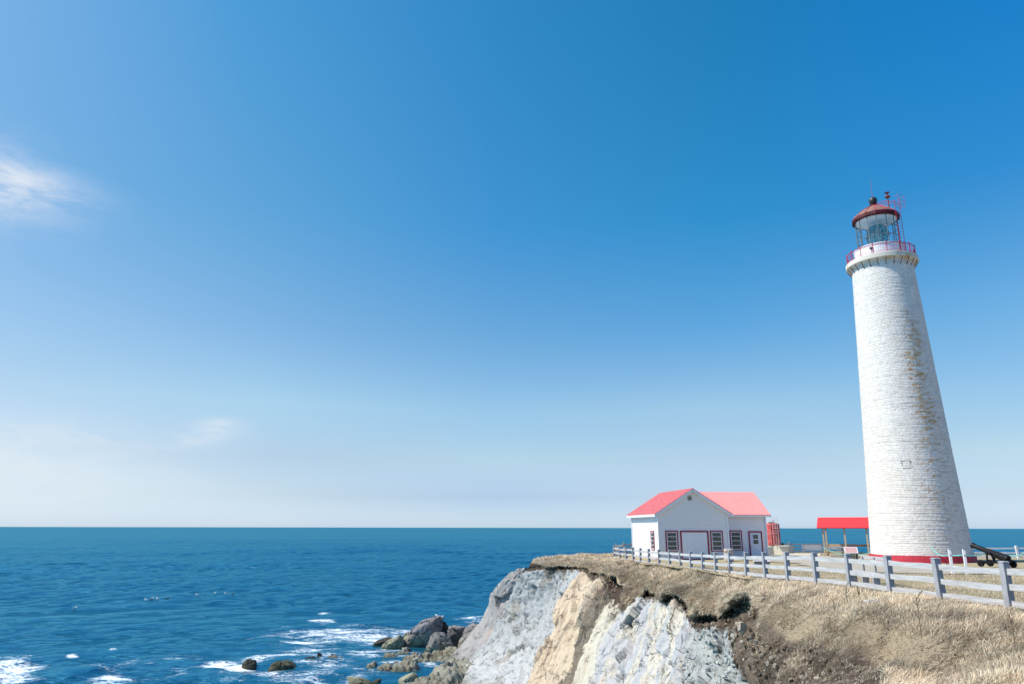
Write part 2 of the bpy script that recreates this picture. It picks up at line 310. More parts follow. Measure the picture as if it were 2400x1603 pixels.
# a column of the bluff: fence foot, start of the roll, grass lip, under the lip, then the rock from its top down to the sea bed; ('w', x, y, z below the eye) or (pixel x, pixel y, depth)
W = lambda x, y, z: ('w', x, y, z)
COLS = [
 [W(75, 60, 0), W(77, 64, -3.2), W(78, 66, -3.6), W(78, 66, -4), W(78, 67, -4.6), W(79, 72, -13.6)],
 [W(52, 92, 0), W(54, 95, -3.3), W(55, 97, -3.7), W(55, 97, -4), W(55, 98, -4.7), W(58, 104, -13.6)],
 [W(27, 95.5, 0), W(26, 98, -3.2), W(25.5, 99.5, -3.7), W(25.6, 99.3, -4.1), W(25.5, 100, -4.7), W(24, 110, -13.6)],
 [W(15, 86.5, 0), W(12.5, 89, -3.1), W(11, 90.5, -3.6), W(11.1, 90.3, -4), W(10.5, 91, -4.7), W(6, 104, -13.6)],
 [W(10.5, 75, 0), W(7.5, 78, -2.9), W(5.8, 80.5, -3.5), W(5.9, 80.2, -3.9), W(5.2, 81, -4.6), W(2, 88, -8.5), W(.5, 98, -13.6)],
 [W(9.3, 70.3, 0), (1345, 1301, 73), (1262, 1312, 74), (1238, 1331, 74.2), (1232, 1334, 74.5), (1204, 1348, 76), (1187, 1362, 77), (1168.6, 1379, 78.5), (1159, 1393, 79.5), (1162, 1405.6, 80.5), (1146, 1412, 81.5), (1142, 1430, 83), (1137, 1445, 84), (1140, 1461, 85), (1129, 1490, 85), (1120, 1500, 86)],
 [W(9.35, 69.8, 0), (1355, 1306, 71), (1275, 1322, 72), (1262, 1331, 72.6), (1243, 1336, 73), (1216, 1366, 74), (1195, 1412, 75), (1166, 1455, 75.5), (1148, 1507, 75), (1095, 1545, 74), (1040, 1575, 73.5), (1000, 1603, 71), (960, 1640, 69)],
 [W(9.45, 69.2, 0), (1375, 1310, 68.5), (1310, 1322, 69), (1308, 1330, 69.8), (1306, 1336, 69), (1290, 1400, 69), (1258, 1470, 68), (1215, 1530, 66), (1165, 1575, 64), (1128, 1603, 63), (1080, 1660, 60)],
 [W(9.8, 67.1, 0), (1400, 1316, 65.5), (1372, 1327, 63.5), (1368, 1338, 64.6), (1362, 1342, 63), (1331, 1387, 62), (1306.6, 1436.5, 61), (1292, 1465, 60.3), (1277.7, 1502, 59.5), (1271.5, 1527, 59), (1234.5, 1603, 57), (1200, 1680, 54)],
 [W(10.1, 63, 0), (1440, 1322, 62), (1395, 1338, 60.5), (1394, 1350, 61.3), (1392, 1357, 60), (1357, 1400, 59.3), (1340, 1450, 58.4), (1320, 1520, 57), (1280, 1603, 55), (1240, 1700, 51.5)],
 [W(10.3, 60, 0), (1480, 1330, 59), (1432, 1342, 57), (1428, 1352, 58), (1418, 1363, 57), (1383, 1408, 56.3), (1370, 1436.5, 55.8), (1366, 1478, 55), (1348, 1544, 54), (1325, 1603, 53), (1290, 1700, 50)],
 [W(10.5, 56.5, 0), (1505, 1338, 55.5), (1452, 1360, 54), (1448, 1374, 55), (1436, 1400, 54.3), (1401, 1455, 53), (1387, 1498, 52.3), (1366, 1541.6, 51.5), (1341.6, 1603, 50.5), (1310, 1700, 48)],
 [W(10.9, 53, 0), (1530, 1346, 52), (1474, 1404, 49.8), (1476, 1416, 51), (1457, 1425, 50.4), (1430, 1455, 50), (1418, 1486, 49.3), (1401, 1535, 48.3), (1387, 1603, 47), (1350, 1720, 44)],
 [W(11.1, 49.5, 0), (1565, 1354, 48), (1520, 1380, 48), (1526, 1394, 49.8), (1516, 1403, 47.6), (1492, 1470, 46.8), (1470, 1540, 46), (1450, 1603, 45), (1420, 1720, 42)],
 [W(11.2, 46, 0), (1600, 1362, 45), (1554, 1394, 44.6), (1560, 1406, 45.8), (1558, 1412, 44.6), (1545, 1480, 43.8), (1530, 1540, 42.9), (1512, 1603, 42), (1480, 1720, 39.5)],
 [W(11.35, 43, 0), (1632, 1368, 42.2), (1588, 1388, 42), (1594, 1400, 43.4), (1588, 1408, 42.2), (1575, 1480, 41.4), (1560, 1540, 40.6), (1545, 1603, 40), (1520, 1720, 37.5)],
 [W(11.4, 40.5, 0), (1660, 1373, 40), (1617, 1430, 38.6), (1620, 1450, 40), (1614, 1452, 39.4), (1598, 1500, 38.7), (1588, 1550, 38), (1577, 1603, 37.5), (1555, 1720, 35)],
 [W(11.45, 38, 0), (1690, 1378, 37.5), (1652, 1436, 36.6), (1654, 1454, 38), (1638, 1472, 37.2), (1626, 1506, 36.6), (1616, 1564, 35.8), (1608, 1603, 35.2), (1590, 1720, 33)],
 [W(11.6, 34, 0), (1735, 1384, 33.8), (1702, 1424, 34), (1706, 1436, 35.5), (1690, 1478, 34.4), (1680, 1530, 33.6), (1668, 1603, 32.6), (1650, 1720, 30.6)],
 [W(11.7, 31, 0), (1785, 1390, 31), (1750, 1402, 31.8), (1752, 1416, 32.5), (1716, 1500, 32), (1712, 1540, 31.4), (1705, 1603, 30.6), (1690, 1720, 28.6)],
 [W(11.75, 28.5, 0), (1835, 1398, 28.8), (1785, 1420, 29.4), (1760, 1462, 29.8), (1724, 1538, 29.2), (1740, 1585, 28.2), (1742, 1640, 27.4), (1735, 1740, 26)],
 [W(11.9, 25.5, 0), (1900, 1410, 25.8), (1845, 1465, 25.8), (1800, 1540, 25.4), (1780, 1576, 25.2), (1790, 1620, 24.6), (1795, 1680, 24), (1790, 1760, 23)],
 [W(12.1, 22, 0), (2010, 1430, 22), (1960, 1490, 21.6), (1900, 1560, 21), (1850, 1615, 20.6), (1830, 1680, 20.2), (1820, 1760, 20)],
 [W(12.35, 18.5, 0), (2200, 1470, 18.2), (2140, 1540, 17.6), W(7.7, 17.0, -3.35), W(6.4, 16.9, -3.9), W(5, 17, -5), W(3, 18, -8)],
 [W(12.6, 14, 0), W(10.6, 13.8, -2.3), W(9.2, 13.6, -2.62), W(7, 13.2, -3.2), W(4.8, 12.8, -3.9), W(2.5, 13, -6), W(0, 15, -9.5)],
 [W(12.8, 8, 0), W(9, 8, -2.0), W(5, 8, -2.2), W(1, 8, -2.5), W(-2, 9, -3.4), W(-4, 11, -6), W(-6, 14, -11)],
 [W(13, -6, 0), W(8, -6, -1.9), W(2, -6, -1.9), W(-5, -4, -2.0), W(-8, -2, -3.2), W(-10, 2, -7), W(-12, 5, -12)],
 [W(13, -25, 0), W(8, -25, -1.9), W(0, -25, -1.9), W(-10, -22, -2.2), W(-13, -18, -3.5), W(-16, -12, -7), W(-18, -8, -12)],
]
def wpt(q):
    if q[0] == 'w':
        z = gz(q[1], q[2]) if q[3] == 0 else q[3] + CZ
        return np.array([q[1], q[2], float(z)])
    return at(q[0], q[1], Y=q[2])
NR = 7
L_ = []
for c in COLS:
    P = [wpt(q) for q in c]; top, rock = P[:4], P[4:]
    e = rock[-1]
    if e[2] > -1.2:                                           # carry the face on down to the sea bed
        d = rock[-1] - rock[-2]; d = d / max(.3, abs(d[2])); rock.append(e + d * np.array([.55, .55, 1]) * (e[2] + 1.2) / max(1e-3, abs(d[2])))
    rock = np.array(rock); s_ = np.r_[0, np.cumsum(np.linalg.norm(np.diff(rock, axis=0), axis=1))]
    t = np.linspace(0, 1, NR) ** 1.15 * s_[-1]
    L_.append(np.vstack([top, np.stack([np.interp(t, s_, rock[:, k]) for k in range(3)], 1)]))
L_ = np.array(L_)                                             # (K, 4+NR, 3)
for k in range(5, 21):                                        # the turf overhangs: cut the earth back under it
    o_ = L_[k, 2] - L_[k, 0]; o_[2] = 0; o_ /= np.linalg.norm(o_); w_ = .42 if 9 <= k < 16 else .14; L_[k, 3] -= o_ * w_; L_[k, 2] += o_ * w_ * .3
K, RWS = L_.shape[:2]
def catmull(A, M, tens=.5):
    n = A.shape[0]; u = np.arange((n - 1) * M + 1) / M; i = np.minimum(u.astype(int), n - 2); t = (u - i).reshape((-1,) + (1,) * (A.ndim - 1))
    g = lambda k: A[np.clip(i + k, 0, n - 1)]
    p0, p1, p2, p3 = g(-1), g(0), g(1), g(2)
    return u, p1 + .5 * t * ((p2 - p0) + t * ((2 * p0 - 5 * p1 + 4 * p2 - p3) + t * (3 * p1 - p0 - 3 * p2 + p3)))
MU, MV = 36, 30
uu, A_ = catmull(L_, MU)
vv, B_ = catmull(A_.transpose(1, 0, 2), MV)
G = B_.transpose(1, 0, 2).copy()                             # (NU, NV, 3)
NU, NV = G.shape[:2]
U, V = np.meshgrid(uu, vv, indexing='ij')
def normals(G):
    du = np.gradient(G, axis=0); dv = np.gradient(G, axis=1); n = np.cross(dv, du); n /= np.linalg.norm(n, axis=2, keepdims=True) + 1e-9
    return n
nrm = normals(G)
if nrm[NU // 2, NV // 3, 2] < 0: nrm = -nrm
flip = (np.cross(np.gradient(G, axis=0), np.gradient(G, axis=1))[NU // 2, NV // 3, 2] < 0)
SU = np.cumsum(np.r_[0, np.linalg.norm(np.diff(G[:, int(2.5 * MV)], axis=0), axis=1)])[:, None] * np.ones((1, NV))
SV = np.concatenate([np.zeros((NU, 1)), np.cumsum(np.linalg.norm(np.diff(G, axis=1), axis=2), axis=1)], 1)
near = sstep(U, 19.5, 22)                                     # towards the viewer the slope is all grass
P3 = G.reshape(-1, 3)
# rounded tussocks along the lip
outd = G[:, 2 * MV] - G[:, 0]; outd[:, 2] = 0; outd /= np.linalg.norm(outd, axis=1, keepdims=True)
lipw = np.exp(-((V - 2.0) / .55) ** 2)
lipn = fbm(np.stack([SU * .55, SU * 0 + 3, SU * 0], -1), 3, 5)
G += outd[:, None] * (lipn * lipw * .62 * (1 - near * .6))[..., None]
G[..., 2] += (fbm(np.stack([SU * .8, SU * 0, SU * 0 + 9], -1), 3, 8) * lipw * .22)
lump = fbm(P3 * [.55, .55, .55], 4, 11).reshape(NU, NV)
G += nrm * (lump * .16 * sstep(V, .15, .9) * sstep(4.2 - V, 0, .6))[..., None]
# beds of rock
wob = fbm(np.stack([SV * .35, SU * .05, SU * 0], -1), 4, 21) * .16
ub = U + wob
BX = [0, 5.9, 6.0, 8.0, 8.12, 9.95, 10.05, 10.95, 11.05, 11.9, 12.05, 16.9, 17.1, 28]
BO = [.25, .25, 0, 0, .40, .22, -.10, -.12, -.02, .10, 0, .05, -.1, -.1]
bedoff = np.interp(ub, BX, BO)
rk = sstep(V + fbm(np.stack([SU * .9, SV * .4, SU * 0], -1), 4, 31) * .22 - near * 1.2, 3.92, 4.16)
Q = np.stack([SU * .8, SV * .34, G[..., 2] * .15], -1).reshape(-1, 3)
f1, f2, tl, ri = worley(Q * [.55, .42, 1] + fbm(Q * .8, 3, 2)[:, None] * .22, 3)
g1, g2, tl2, ri2 = worley(Q * 2.6 + fbm(Q * 3, 3, 4)[:, None] * .3, 9)
h1, h2, tl3, ri3 = worley(Q * [8, 9, 8], 15)
crack = (1 - sstep(f2 - f1, .0, .028)) * (fbm(Q * .8, 2, 77) > -.05)
crack2 = (1 - sstep(g2 - g1, .0, .06)) * (fbm(Q * .9, 2, 78) > .25)
rough = np.interp(U, [0, 5.9, 6.3, 8, 8.2, 10, 10.1, 11, 11.2, 12, 12.5, 16.5, 17.5, 24], [.5, .5, 1.5, 1.3, .55, .55, 1.4, 1.4, .5, .5, 1.0, 1.1, 1.5, 1.5])
sh = lambda a: a.reshape(NU, NV)
fine = fbm(Q * 9, 4, 41, .6)
disp = sh(tl * .50 + (ri - .5) * .26) + sh(tl2 * .17 + (ri2 - .5) * .08) * rough ** 1.2 + sh(tl3 * .04 + fine * .045) * rough ** 1.5 - sh(crack) * .20 - sh(crack2) * .07 + bedoff * .6
strie = fbm(np.stack([SU * 5, SV * .5, SU * 0], -1), 4, 43)
disp += strie * .05
nrm2 = normals(G)
if (nrm2 * nrm).sum() < 0: nrm2 = -nrm2
dirt = sstep(V, 2.35, 2.7) * (1 - rk)
G += nrm2 * (disp * rk * (1 - .75 * near) + sh(fine * .07 + tl2 * .08) * dirt)[..., None]
fan = np.clip((V - 9.2), 0, 1) * 0
# colours (dry reflectances of each bed)
def C(*c): return np.array(c)
def blend(a, b, m): return a * (1 - m[..., None]) + b * m[..., None]
bands = [(0, C(.34, .325, .31)), (5.95, C(.34, .325, .31)), (6.05, C(.37, .385, .375)), (8.0, C(.43, .44, .43)), (8.08, C(.60, .475, .335)), (9.97, C(.58, .48, .35)), (10.05, C(.20, .165, .12)), (10.95, C(.24, .205, .155)), (11.05, C(.60, .54, .42)), (11.8, C(.59, .55, .44)), (12.05, C(.47, .465, .455)), (14, C(.52, .51, .495)), (16.8, C(.50, .50, .485)), (17.1, C(.41, .43, .41)), (28, C(.36, .37, .34))]
bx = [b[0] for b in bands]; rc = np.stack([np.interp(ub, bx, [b[1][k] for b in bands]) for k in range(3)], -1)
pn = fbm(Q * .9, 4, 51).reshape(NU, NV); pn2 = fbm(Q * [1.6, .7, 1.6], 4, 52).reshape(NU, NV); pn3 = fbm(Q * 12, 3, 53).reshape(NU, NV)
white = sstep(U, 11.9, 12.3) * sstep(17.2 - U, 0, .5)
rc = blend(rc, C(.60, .55, .44), sstep(pn2 + pn * .3 + pn3 * .15, .18, .30) * white * .75)
rc = blend(rc, C(.40, .42, .43), sstep(-pn2 + pn * .5 + pn3 * .2, .25, .42) * white * .7)
rub = sstep(U, 6.0, 6.3) * sstep(8.1 - U, 0, .2)
rc = blend(rc, C(.52, .525, .51), rub * sstep(V, 6.0, 7.6) * .85)
rc = blend(rc, C(.30, .26, .20), rub * sstep(pn, .35, .6) * .6)
rc = blend(rc, C(.42, .30, .20), sstep(pn2, .55, .8) * .35 * (1 - rub))
rc = blend(rc, C(.22, .245, .24), sstep(pn3, .15, .7) * np.clip(rough - 1.1, 0, 1) * .9)
rc *= (1 + .07 * pn + .04 * pn3)[..., None]
rc = blend(rc, C(.09, .085, .075), np.clip(sh(crack) * .75 + sh(crack2) * .35, 0, 1))
wet = sstep(1.0 - G[..., 2] + pn * .5, 0, .8)
rc = blend(rc, C(.17, .17, .13), wet * .7)
dc = blend(np.ones((NU, NV, 3)) * C(.085, .064, .046), C(.155, .12, .09), sstep(pn2 + .3 * pn3, -.1, .6))
dc = blend(dc, C(.26, .225, .175), sstep(pn3 + pn, .8, 1.2) * .6)
gc = blend(np.ones((NU, NV, 3)) * C(.34, .27, .18), C(.20, .155, .10), sstep(lump, 0, .7))
alld = blend(dc, rc, rk)
alld = np.where((rk > .5)[..., None], alld * .98, alld); colg = blend(gc, alld, sstep(V, 2.2, 2.45))
def terrmat(name, sc_=1.0):
    m = Mat(name); a = m.attr('Col'); co = m.co((1, 1, 1)); n = m.noise(9, 8, .65, co); n2 = m.noise(38, 6, .7, co)
    cc = m.mix(.75, a, m.ramp(n, (.3, .78), (.7, 1.18)), 'MULTIPLY'); cc = m.mix(.5, cc, m.ramp(n2, (.3, .72), (.68, 1.15)), 'MULTIPLY')
    m.setp(Base_Color=cc, Roughness=.93); m.p.inputs['Specular IOR Level'].default_value = .15
    m.bump(m.math('ADD', n, m.math('MULTIPLY', n2, .4)), .06 * sc_); return m.m
split = int(2.5 * MV)
def sub(a, b, name):
    g = G[:, a:b + 1]; fc = gridfaces(NU, b - a + 1)
    if flip: fc = fc[:, ::-1]
    return npmesh(name, g.reshape(-1, 3), fc, CLIFFM if name == 'cliff' else ROCKM, None, True, colg[:, a:b + 1].reshape(-1, 3))
ROCKM = terrmat('bluff_surface')
def cliffmat():
    m = Mat('cliff_rock'); a = m.attr('Col'); cc0 = m.co((1, 1, 1)); n = m.noise(9, 8, .65, cc0); n2 = m.noise(38, 6, .7, cc0)
    wv = m.noise(1.1, 4, .6, cc0); vm_ = m.node('ShaderNodeVectorMath', operation='ADD'); cx_ = m.node('ShaderNodeCombineXYZ')
    for k in range(3): m.link(m.math('MULTIPLY', wv, .9), cx_.inputs[k])
    m.link(m.co((.75, .75, .50), rot=(.5, .35, .2)), vm_.inputs[0]); m.link(cx_.outputs[0], vm_.inputs[1])
    def vor(sc, wd):
        v = m.node('ShaderNodeTexVoronoi', feature='DISTANCE_TO_EDGE'); v.inputs['Scale'].default_value = sc; m.link(vm_.outputs[0], v.inputs['Vector'])
        r = m.node('ShaderNodeMapRange'); r.inputs[1].default_value = 0; r.inputs[2].default_value = wd; r.inputs[3].default_value = 1; r.inputs[4].default_value = 0; m.link(v.outputs['Distance'], r.inputs[0]); return r.outputs[0]
    v1, v2 = vor(.9, .028), vor(3.2, .05)
    gate = m.ramp(m.noise(.55, 4, .6, cc0), (.46, 0), (.56, 1)); gate2 = m.ramp(m.noise(1.1, 4, .6, cc0), (.50, 0), (.62, 1))
    joint = m.math('MAXIMUM', m.math('MULTIPLY', v1, gate), m.math('MULTIPLY', m.math('MULTIPLY', v2, gate2), .7))
    cc = m.mix(.75, a, m.ramp(n, (.3, .84), (.7, 1.14)), 'MULTIPLY'); cc = m.mix(.5, cc, m.ramp(n2, (.3, .78), (.68, 1.12)), 'MULTIPLY'); cc = m.mix(m.math('MULTIPLY', joint, .72), cc, (.10, .09, .075))
    m.setp(Base_Color=cc, Roughness=.93); m.p.inputs['Specular IOR Level'].default_value = .15
    h = m.math('SUBTRACT', m.math('ADD', n, m.math('MULTIPLY', n2, .5)), m.math('MULTIPLY', joint, 1.2)); m.bump(h, .075); return m.m
CLIFFM = cliffmat()
cliff = tag(sub(split, NV - 1, 'cliff'), kind='structure')
slope = tag(sub(0, split, 'grass_slope'), kind='structure')

# the mown plateau inside the fence
fpoly = [(float(l[0][0]), float(l[0][1])) for l in L_] + [(110, -25), (110, 60)]
def inside(x, y, poly):
    r = np.zeros(x.shape, bool); n = len(poly)
    for i in range(n):
        x1, y1 = poly[i]; x2, y2 = poly[(i + 1) % n]
        if y1 == y2: continue
        c = ((y1 > y) != (y2 > y)) & (x < (x2 - x1) * (y - y1) / (y2 - y1) + x1); r ^= c
    return r
cen = np.array([35, 55.])
big = [(x + (x - cen[0]) / np.hypot(x - cen[0], y - cen[1]) * .7, y + (y - cen[1]) / np.hypot(x - cen[0], y - cen[1]) * .7) for x, y in fpoly]
gx, gy = np.meshgrid(np.arange(6, 112, .5), np.arange(-27, 102, .5), indexing='ij')
gv = np.stack([gx, gy, gz(gx, gy) - .04 + fbm(np.stack([gx * .7, gy * .7, gx * 0], -1), 3, 61) * .03], -1)
ins = inside(gx.ravel(), gy.ravel(), big)
fc = gridfaces(*gx.shape); fc = fc[ins[fc].all(1)]
LAWN = Mat('mown_dry_lawn'); co = LAWN.co((1, 1, 1)); n1 = LAWN.noise(.5, 6, .6, co); n2 = LAWN.noise(7, 8, .75, LAWN.co((1, .35, 1)))
lc = LAWN.mix(LAWN.ramp(n1, (.35, 0), (.65, 1)), (.44, .34, .20), (.31, .27, .15)); lc = LAWN.mix(.9, lc, LAWN.ramp(n2, (.3, .55), (.7, 1.35)), 'MULTIPLY')
LAWN.setp(Base_Color=lc, Roughness=.95); LAWN.bump(n2, .05)
ground = tag(npmesh('ground', gv.reshape(-1, 3), fc, LAWN.m), kind='structure')
# gravel path between the buildings
GRAV = Mat('gravel'); co = GRAV.co(); n1 = GRAV.noise(30, 6, .8, co); n2 = GRAV.noise(.9, 5, .6, co)
GRAV.setp(Base_Color=GRAV.mix(.8, GRAV.ramp(n2, (.35, (.36, .31, .24)), (.65, (.46, .42, .34))), GRAV.ramp(n1, (.3, .7), (.7, 1.2)), 'MULTIPLY'), Roughness=.95); GRAV.bump(n1, .02)
ppoly = [(19, 66), (21.5, 58), (20.5, 50), (20, 44), (22, 39.5), (25.5, 39), (28, 45), (30, 52), (31.5, 58), (31, 66), (32, 72), (30, 80), (24, 84), (21.8, 77), (21, 70)]
px_, py_ = np.meshgrid(np.arange(17, 34, .25), np.arange(37, 86, .25), indexing='ij')
wx = px_ + fbm(np.stack([px_ * .6, py_ * .6, px_ * 0], -1), 4, 71) * .8; wy = py_ + fbm(np.stack([px_ * .6, py_ * .6, px_ * 0 + 5], -1), 4, 72) * .8
ip = inside(wx.ravel(), wy.ravel(), ppoly); pf = gridfaces(*px_.shape); pf = pf[ip[pf].all(1)]
pz = gz(px_, py_) + .010
tag(npmesh('path', np.stack([px_, py_, pz], -1).reshape(-1, 3), pf, GRAV.m), kind='structure')

# ------------------------------------------------------------------ sea
def sea_mesh():
    na, nr = 760, 640
    rr = 52 * (900 / 52) ** (np.linspace(0, 1, nr) ** 1.05); aa = np.linspace(R(-46), R(46), na)
    Rr, Aa = np.meshgrid(rr, aa, indexing='ij'); X = Rr * np.sin(Aa); Y = Rr * np.cos(Aa)
    r2 = np.random.default_rng(3); Z = np.zeros_like(X); DX = np.zeros_like(X); DY = np.zeros_like(X)
    cell = np.maximum(Rr * (aa[1] - aa[0]), np.gradient(rr)[:, None])
    warp = fbm(np.stack([X * .03, Y * .03, X * 0], -1), 3, 90) * 2.2
    base = R(-68)                                             # the swell runs in towards the shore
    amp_mod = .75 + .5 * fbm(np.stack([X * .02, Y * .02, X * 0], -1), 3, 95)
    edge = sstep(Rr, 52, 62) * sstep(R(46) - np.abs(Aa), 0, R(5))
    for k in range(60):
        lam = 17 * (.62 / 17) ** (k / 59.) * r2.uniform(.85, 1.15); th = base + r2.normal(0, .40 + .35 * k / 59)
        a = .0115 * lam ** .66 * r2.uniform(.6, 1.3) * (1.9 if 5 < lam < 10 else 1.1)
        kk = 2 * math.pi / lam; ph = kk * (X * math.cos(th) + Y * math.sin(th)) + r2.uniform(0, 6.28) + warp * (1 + 4 / lam)
        att = sstep(lam / cell, 2.2, 5.0) * amp_mod * edge
        Z += a * att * np.cos(ph); q = .75; DX += -q * a * att * np.sin(ph) * math.cos(th); DY += -q * a * att * np.sin(ph) * math.sin(th)
    # foam: (pixel x, y, half width in px, half height in px, tilt, strength)
    foam = np.zeros_like(X)
    for fx, fy, sx, sy, tl_, s_ in FOAM:
        c = at(fx, fy, Z=0); d = math.hypot(c[0], c[1]); mx = sx / F * d; my = 1.5 * sy / F * d * d / CZ; mx *= 1.15
        aw = math.atan2(c[0], c[1]); ex = X - c[0]; ey = Y - c[1]
        u_ = ex * math.cos(aw) - ey * math.sin(aw); v_ = ex * math.sin(aw) + ey * math.cos(aw) + u_ * tl_
        foam = np.maximum(foam, s_ * (.92 if s_ > .9 else .95) * np.exp(-((u_ / mx) ** 2 + (v_ / my) ** 2) * .9))
    crest = sstep(Z / (.10 + .0 * Z), 2.0, 3.4) * .42 * sstep(fbm(np.stack([X * .11, Y * .11, X * 0], -1), 3, 97), .35, .8)
    foam = np.maximum(foam, crest * sstep(420 - Rr, 0, 200))
    v = np.stack([X + DX, Y + DY, Z], -1)
    # coarse skirt out to the horizon, same angles
    r3 = np.r_[rr[-1], 1200, 2000, 4000, 9000, 20000, 45000]
    a3 = np.linspace(R(-46), R(46), na)
    far = np.stack(np.broadcast_arrays(r3[:, None] * np.sin(a3), r3[:, None] * np.cos(a3), 0 * r3[:, None]), -1)
    far[0] = v[-1]
    vs_ = np.vstack([v.reshape(-1, 3), far[1:].reshape(-1, 3)]); n = len(r3) - 1
    f = gridfaces(nr + n, na)
    ff = np.r_[foam.ravel(), np.zeros(n * na)]
    return vs_, f[:, ::-1] if False else f, ff
FOAM = [(900, 1505, 70, 8, 0, .62), (930, 1530, 60, 7, 0, .60), (860, 1575, 60, 8, 0, .58), (600, 1545, 50, 5, 0, .72), (800, 1480, 150, 9, .0, .80), (870, 1494, 120, 8, .1, .85), (745, 1500, 90, 7, -.1, .78), (960, 1480, 60, 6, 0, .75), (755, 1455, 28, 5, .2, .85), (755, 1437, 12, 3, 0, .8),
        (520, 1556, 40, 6, .1, 1.1), (560, 1563, 26, 7, 0, 1.15), (640, 1580, 130, 9, 0, .70), (700, 1592, 120, 10, 0, .62), (650, 1536, 50, 4, 0, .78), (760, 1545, 70, 12, 0, .68), (850, 1530, 60, 9, 0, .66),
        (20, 1570, 45, 17, .3, 1.1), (20, 1590, 40, 12, .3, .95), (60, 1566, 18, 5, .3, .9), (250, 1594, 55, 10, .1, .84), (275, 1580, 30, 5, .2, .8), (2, 1556, 9, 5, 0, 1.0), (170, 1537, 9, 2.5, .2, 1.0), (265, 1524, 9, 2, .2, .9),
        (820, 1592, 40, 12, 0, .68), (1105, 1451, 45, 6, 0, .62), (1055, 1548, 28, 6, 0, .85), (940, 1552, 45, 5, 0, .72), (905, 1520, 45, 6, 0, .6), (1000, 1556, 40, 5, 0, .7), (420, 1540, 60, 6, 0, .5), (300, 1555, 60, 8, 0, .55), (430, 1575, 80, 10, 0, .45), (740, 1520, 70, 12, 0, .62)]
SEA = Mat('sea_water')
ga = SEA.node('ShaderNodeNewGeometry'); pos = ga.outputs['Position']
def mapped(sx, sy, rot=R(22)):
    m = SEA.node('ShaderNodeMapping'); m.inputs['Scale'].default_value = (sx, sy, 1); m.inputs['Rotation'].default_value = (0, 0, rot); SEA.link(pos, m.inputs[0]); return m.outputs[0]
na_ = SEA.noise(1.0, 5, .6, mapped(.55, 1.5)); nb_ = SEA.noise(1.0, 4, .6, mapped(.06, .16)); nc_ = SEA.noise(1.0, 4, .65, mapped(.012, .035)); nd_ = SEA.noise(1.0, 5, .7, mapped(.0016, .006, R(8)))
hgt = SEA.math('ADD', SEA.math('MULTIPLY', na_, .42), SEA.math('ADD', SEA.math('MULTIPLY', nb_, 1.3), SEA.math('MULTIPLY', nc_, 3.0)))
fa = SEA.attr('foam', 'Fac')
fn = SEA.noise(1.0, 7, .62, mapped(.8, 1.7), 1.0); fn2 = SEA.noise(1.0, 4, .6, mapped(.25, .5), .6)
web = SEA.math('SUBTRACT', 1.0, SEA.math('MULTIPLY', SEA.math('ABSOLUTE', SEA.math('SUBTRACT', fn, .5)), 9.0), clamp=True)
fm = SEA.math('ADD', SEA.math('ADD', fa, SEA.math('MULTIPLY', SEA.math('SUBTRACT', web, .5), .42)), SEA.math('MULTIPLY', SEA.math('SUBTRACT', fn2, .5), 1.5))
fr = SEA.node('ShaderNodeMapRange', interpolation_type='SMOOTHSTEP'); fr.inputs[1].default_value = .50; fr.inputs[2].default_value = 1.02; SEA.link(fm, fr.inputs[0])
fmask = SEA.math('MULTIPLY', fr.outputs[0], SEA.math('GREATER_THAN', fa, .03))
deep = SEA.mix(SEA.ramp(SEA.math('ADD', SEA.math('MULTIPLY', nc_, .4), SEA.math('MULTIPLY', nd_, .6)), (.40, 0), (.60, 1)), (.010, .092, .132), (.018, .140, .190))
deep = SEA.mix(SEA.math('MULTIPLY', fa, .35, clamp=True), deep, (.03, .15, .20))
bb = SEA.node('ShaderNodeBump'); bb.inputs['Distance'].default_value = 1.0; bb.inputs['Strength'].default_value = .80; SEA.link(hgt, bb.inputs['Height'])
SEA.n.remove(SEA.p); dfs = SEA.node('ShaderNodeBsdfDiffuse'); gls = SEA.node('ShaderNodeBsdfGlossy'); fre = SEA.node('ShaderNodeFresnel'); fre.inputs[0].default_value = 1.33
for n_ in (dfs, gls, fre): SEA.link(bb.outputs[0], n_.inputs['Normal'])
SEA.link(deep, dfs.inputs[0]); gls.inputs[0].default_value = (.16, .48, .67, 1); gls.inputs['Roughness'].default_value = .05
mxs = SEA.node('ShaderNodeMixShader'); SEA.link(SEA.math('MINIMUM', fre.outputs[0], .62), mxs.inputs[0]); SEA.link(dfs.outputs[0], mxs.inputs[1]); SEA.link(gls.outputs[0], mxs.inputs[2])
fdf = SEA.node('ShaderNodeBsdfDiffuse'); fdf.inputs[0].default_value = (.78, .82, .84, 1)
mxf = SEA.node('ShaderNodeMixShader'); SEA.link(fmask, mxf.inputs[0]); SEA.link(mxs.outputs[0], mxf.inputs[1]); SEA.link(fdf.outputs[0], mxf.inputs[2]); SEA.link(mxf.outputs[0], SEA.n['Material Output'].inputs[0])
sv_, sf_, sfo = sea_mesh()
tag(npmesh('sea', sv_, sf_, SEA.m, fattr={'foam': sfo}), kind='structure')
# the water round the back of the view
rb = [0.5, 10, 52, 400, 3000, 45000]; a_w = R(46)
def ringpts(a0, a1, n, rs): return np.stack(np.broadcast_arrays(np.array(rs)[:, None] * np.sin(np.linspace(a0, a1, n)), np.array(rs)[:, None] * np.cos(np.linspace(a0, a1, n)), np.zeros((len(rs), 1))), -1).reshape(-1, 3), gridfaces(len(rs), n)
v1_, f1a = ringpts(a_w, 2 * math.pi - a_w, 90, rb); v2_, f2a = ringpts(-a_w, a_w, 60, [.5, 10, 52])
so = npmesh('sea_around', np.vstack([v1_, v2_]), np.vstack([f1a, f2a + len(v1_)]), SEA.m, fattr={'foam': np.zeros(len(v1_) + len(v2_))}); tag(so, kind='structure')

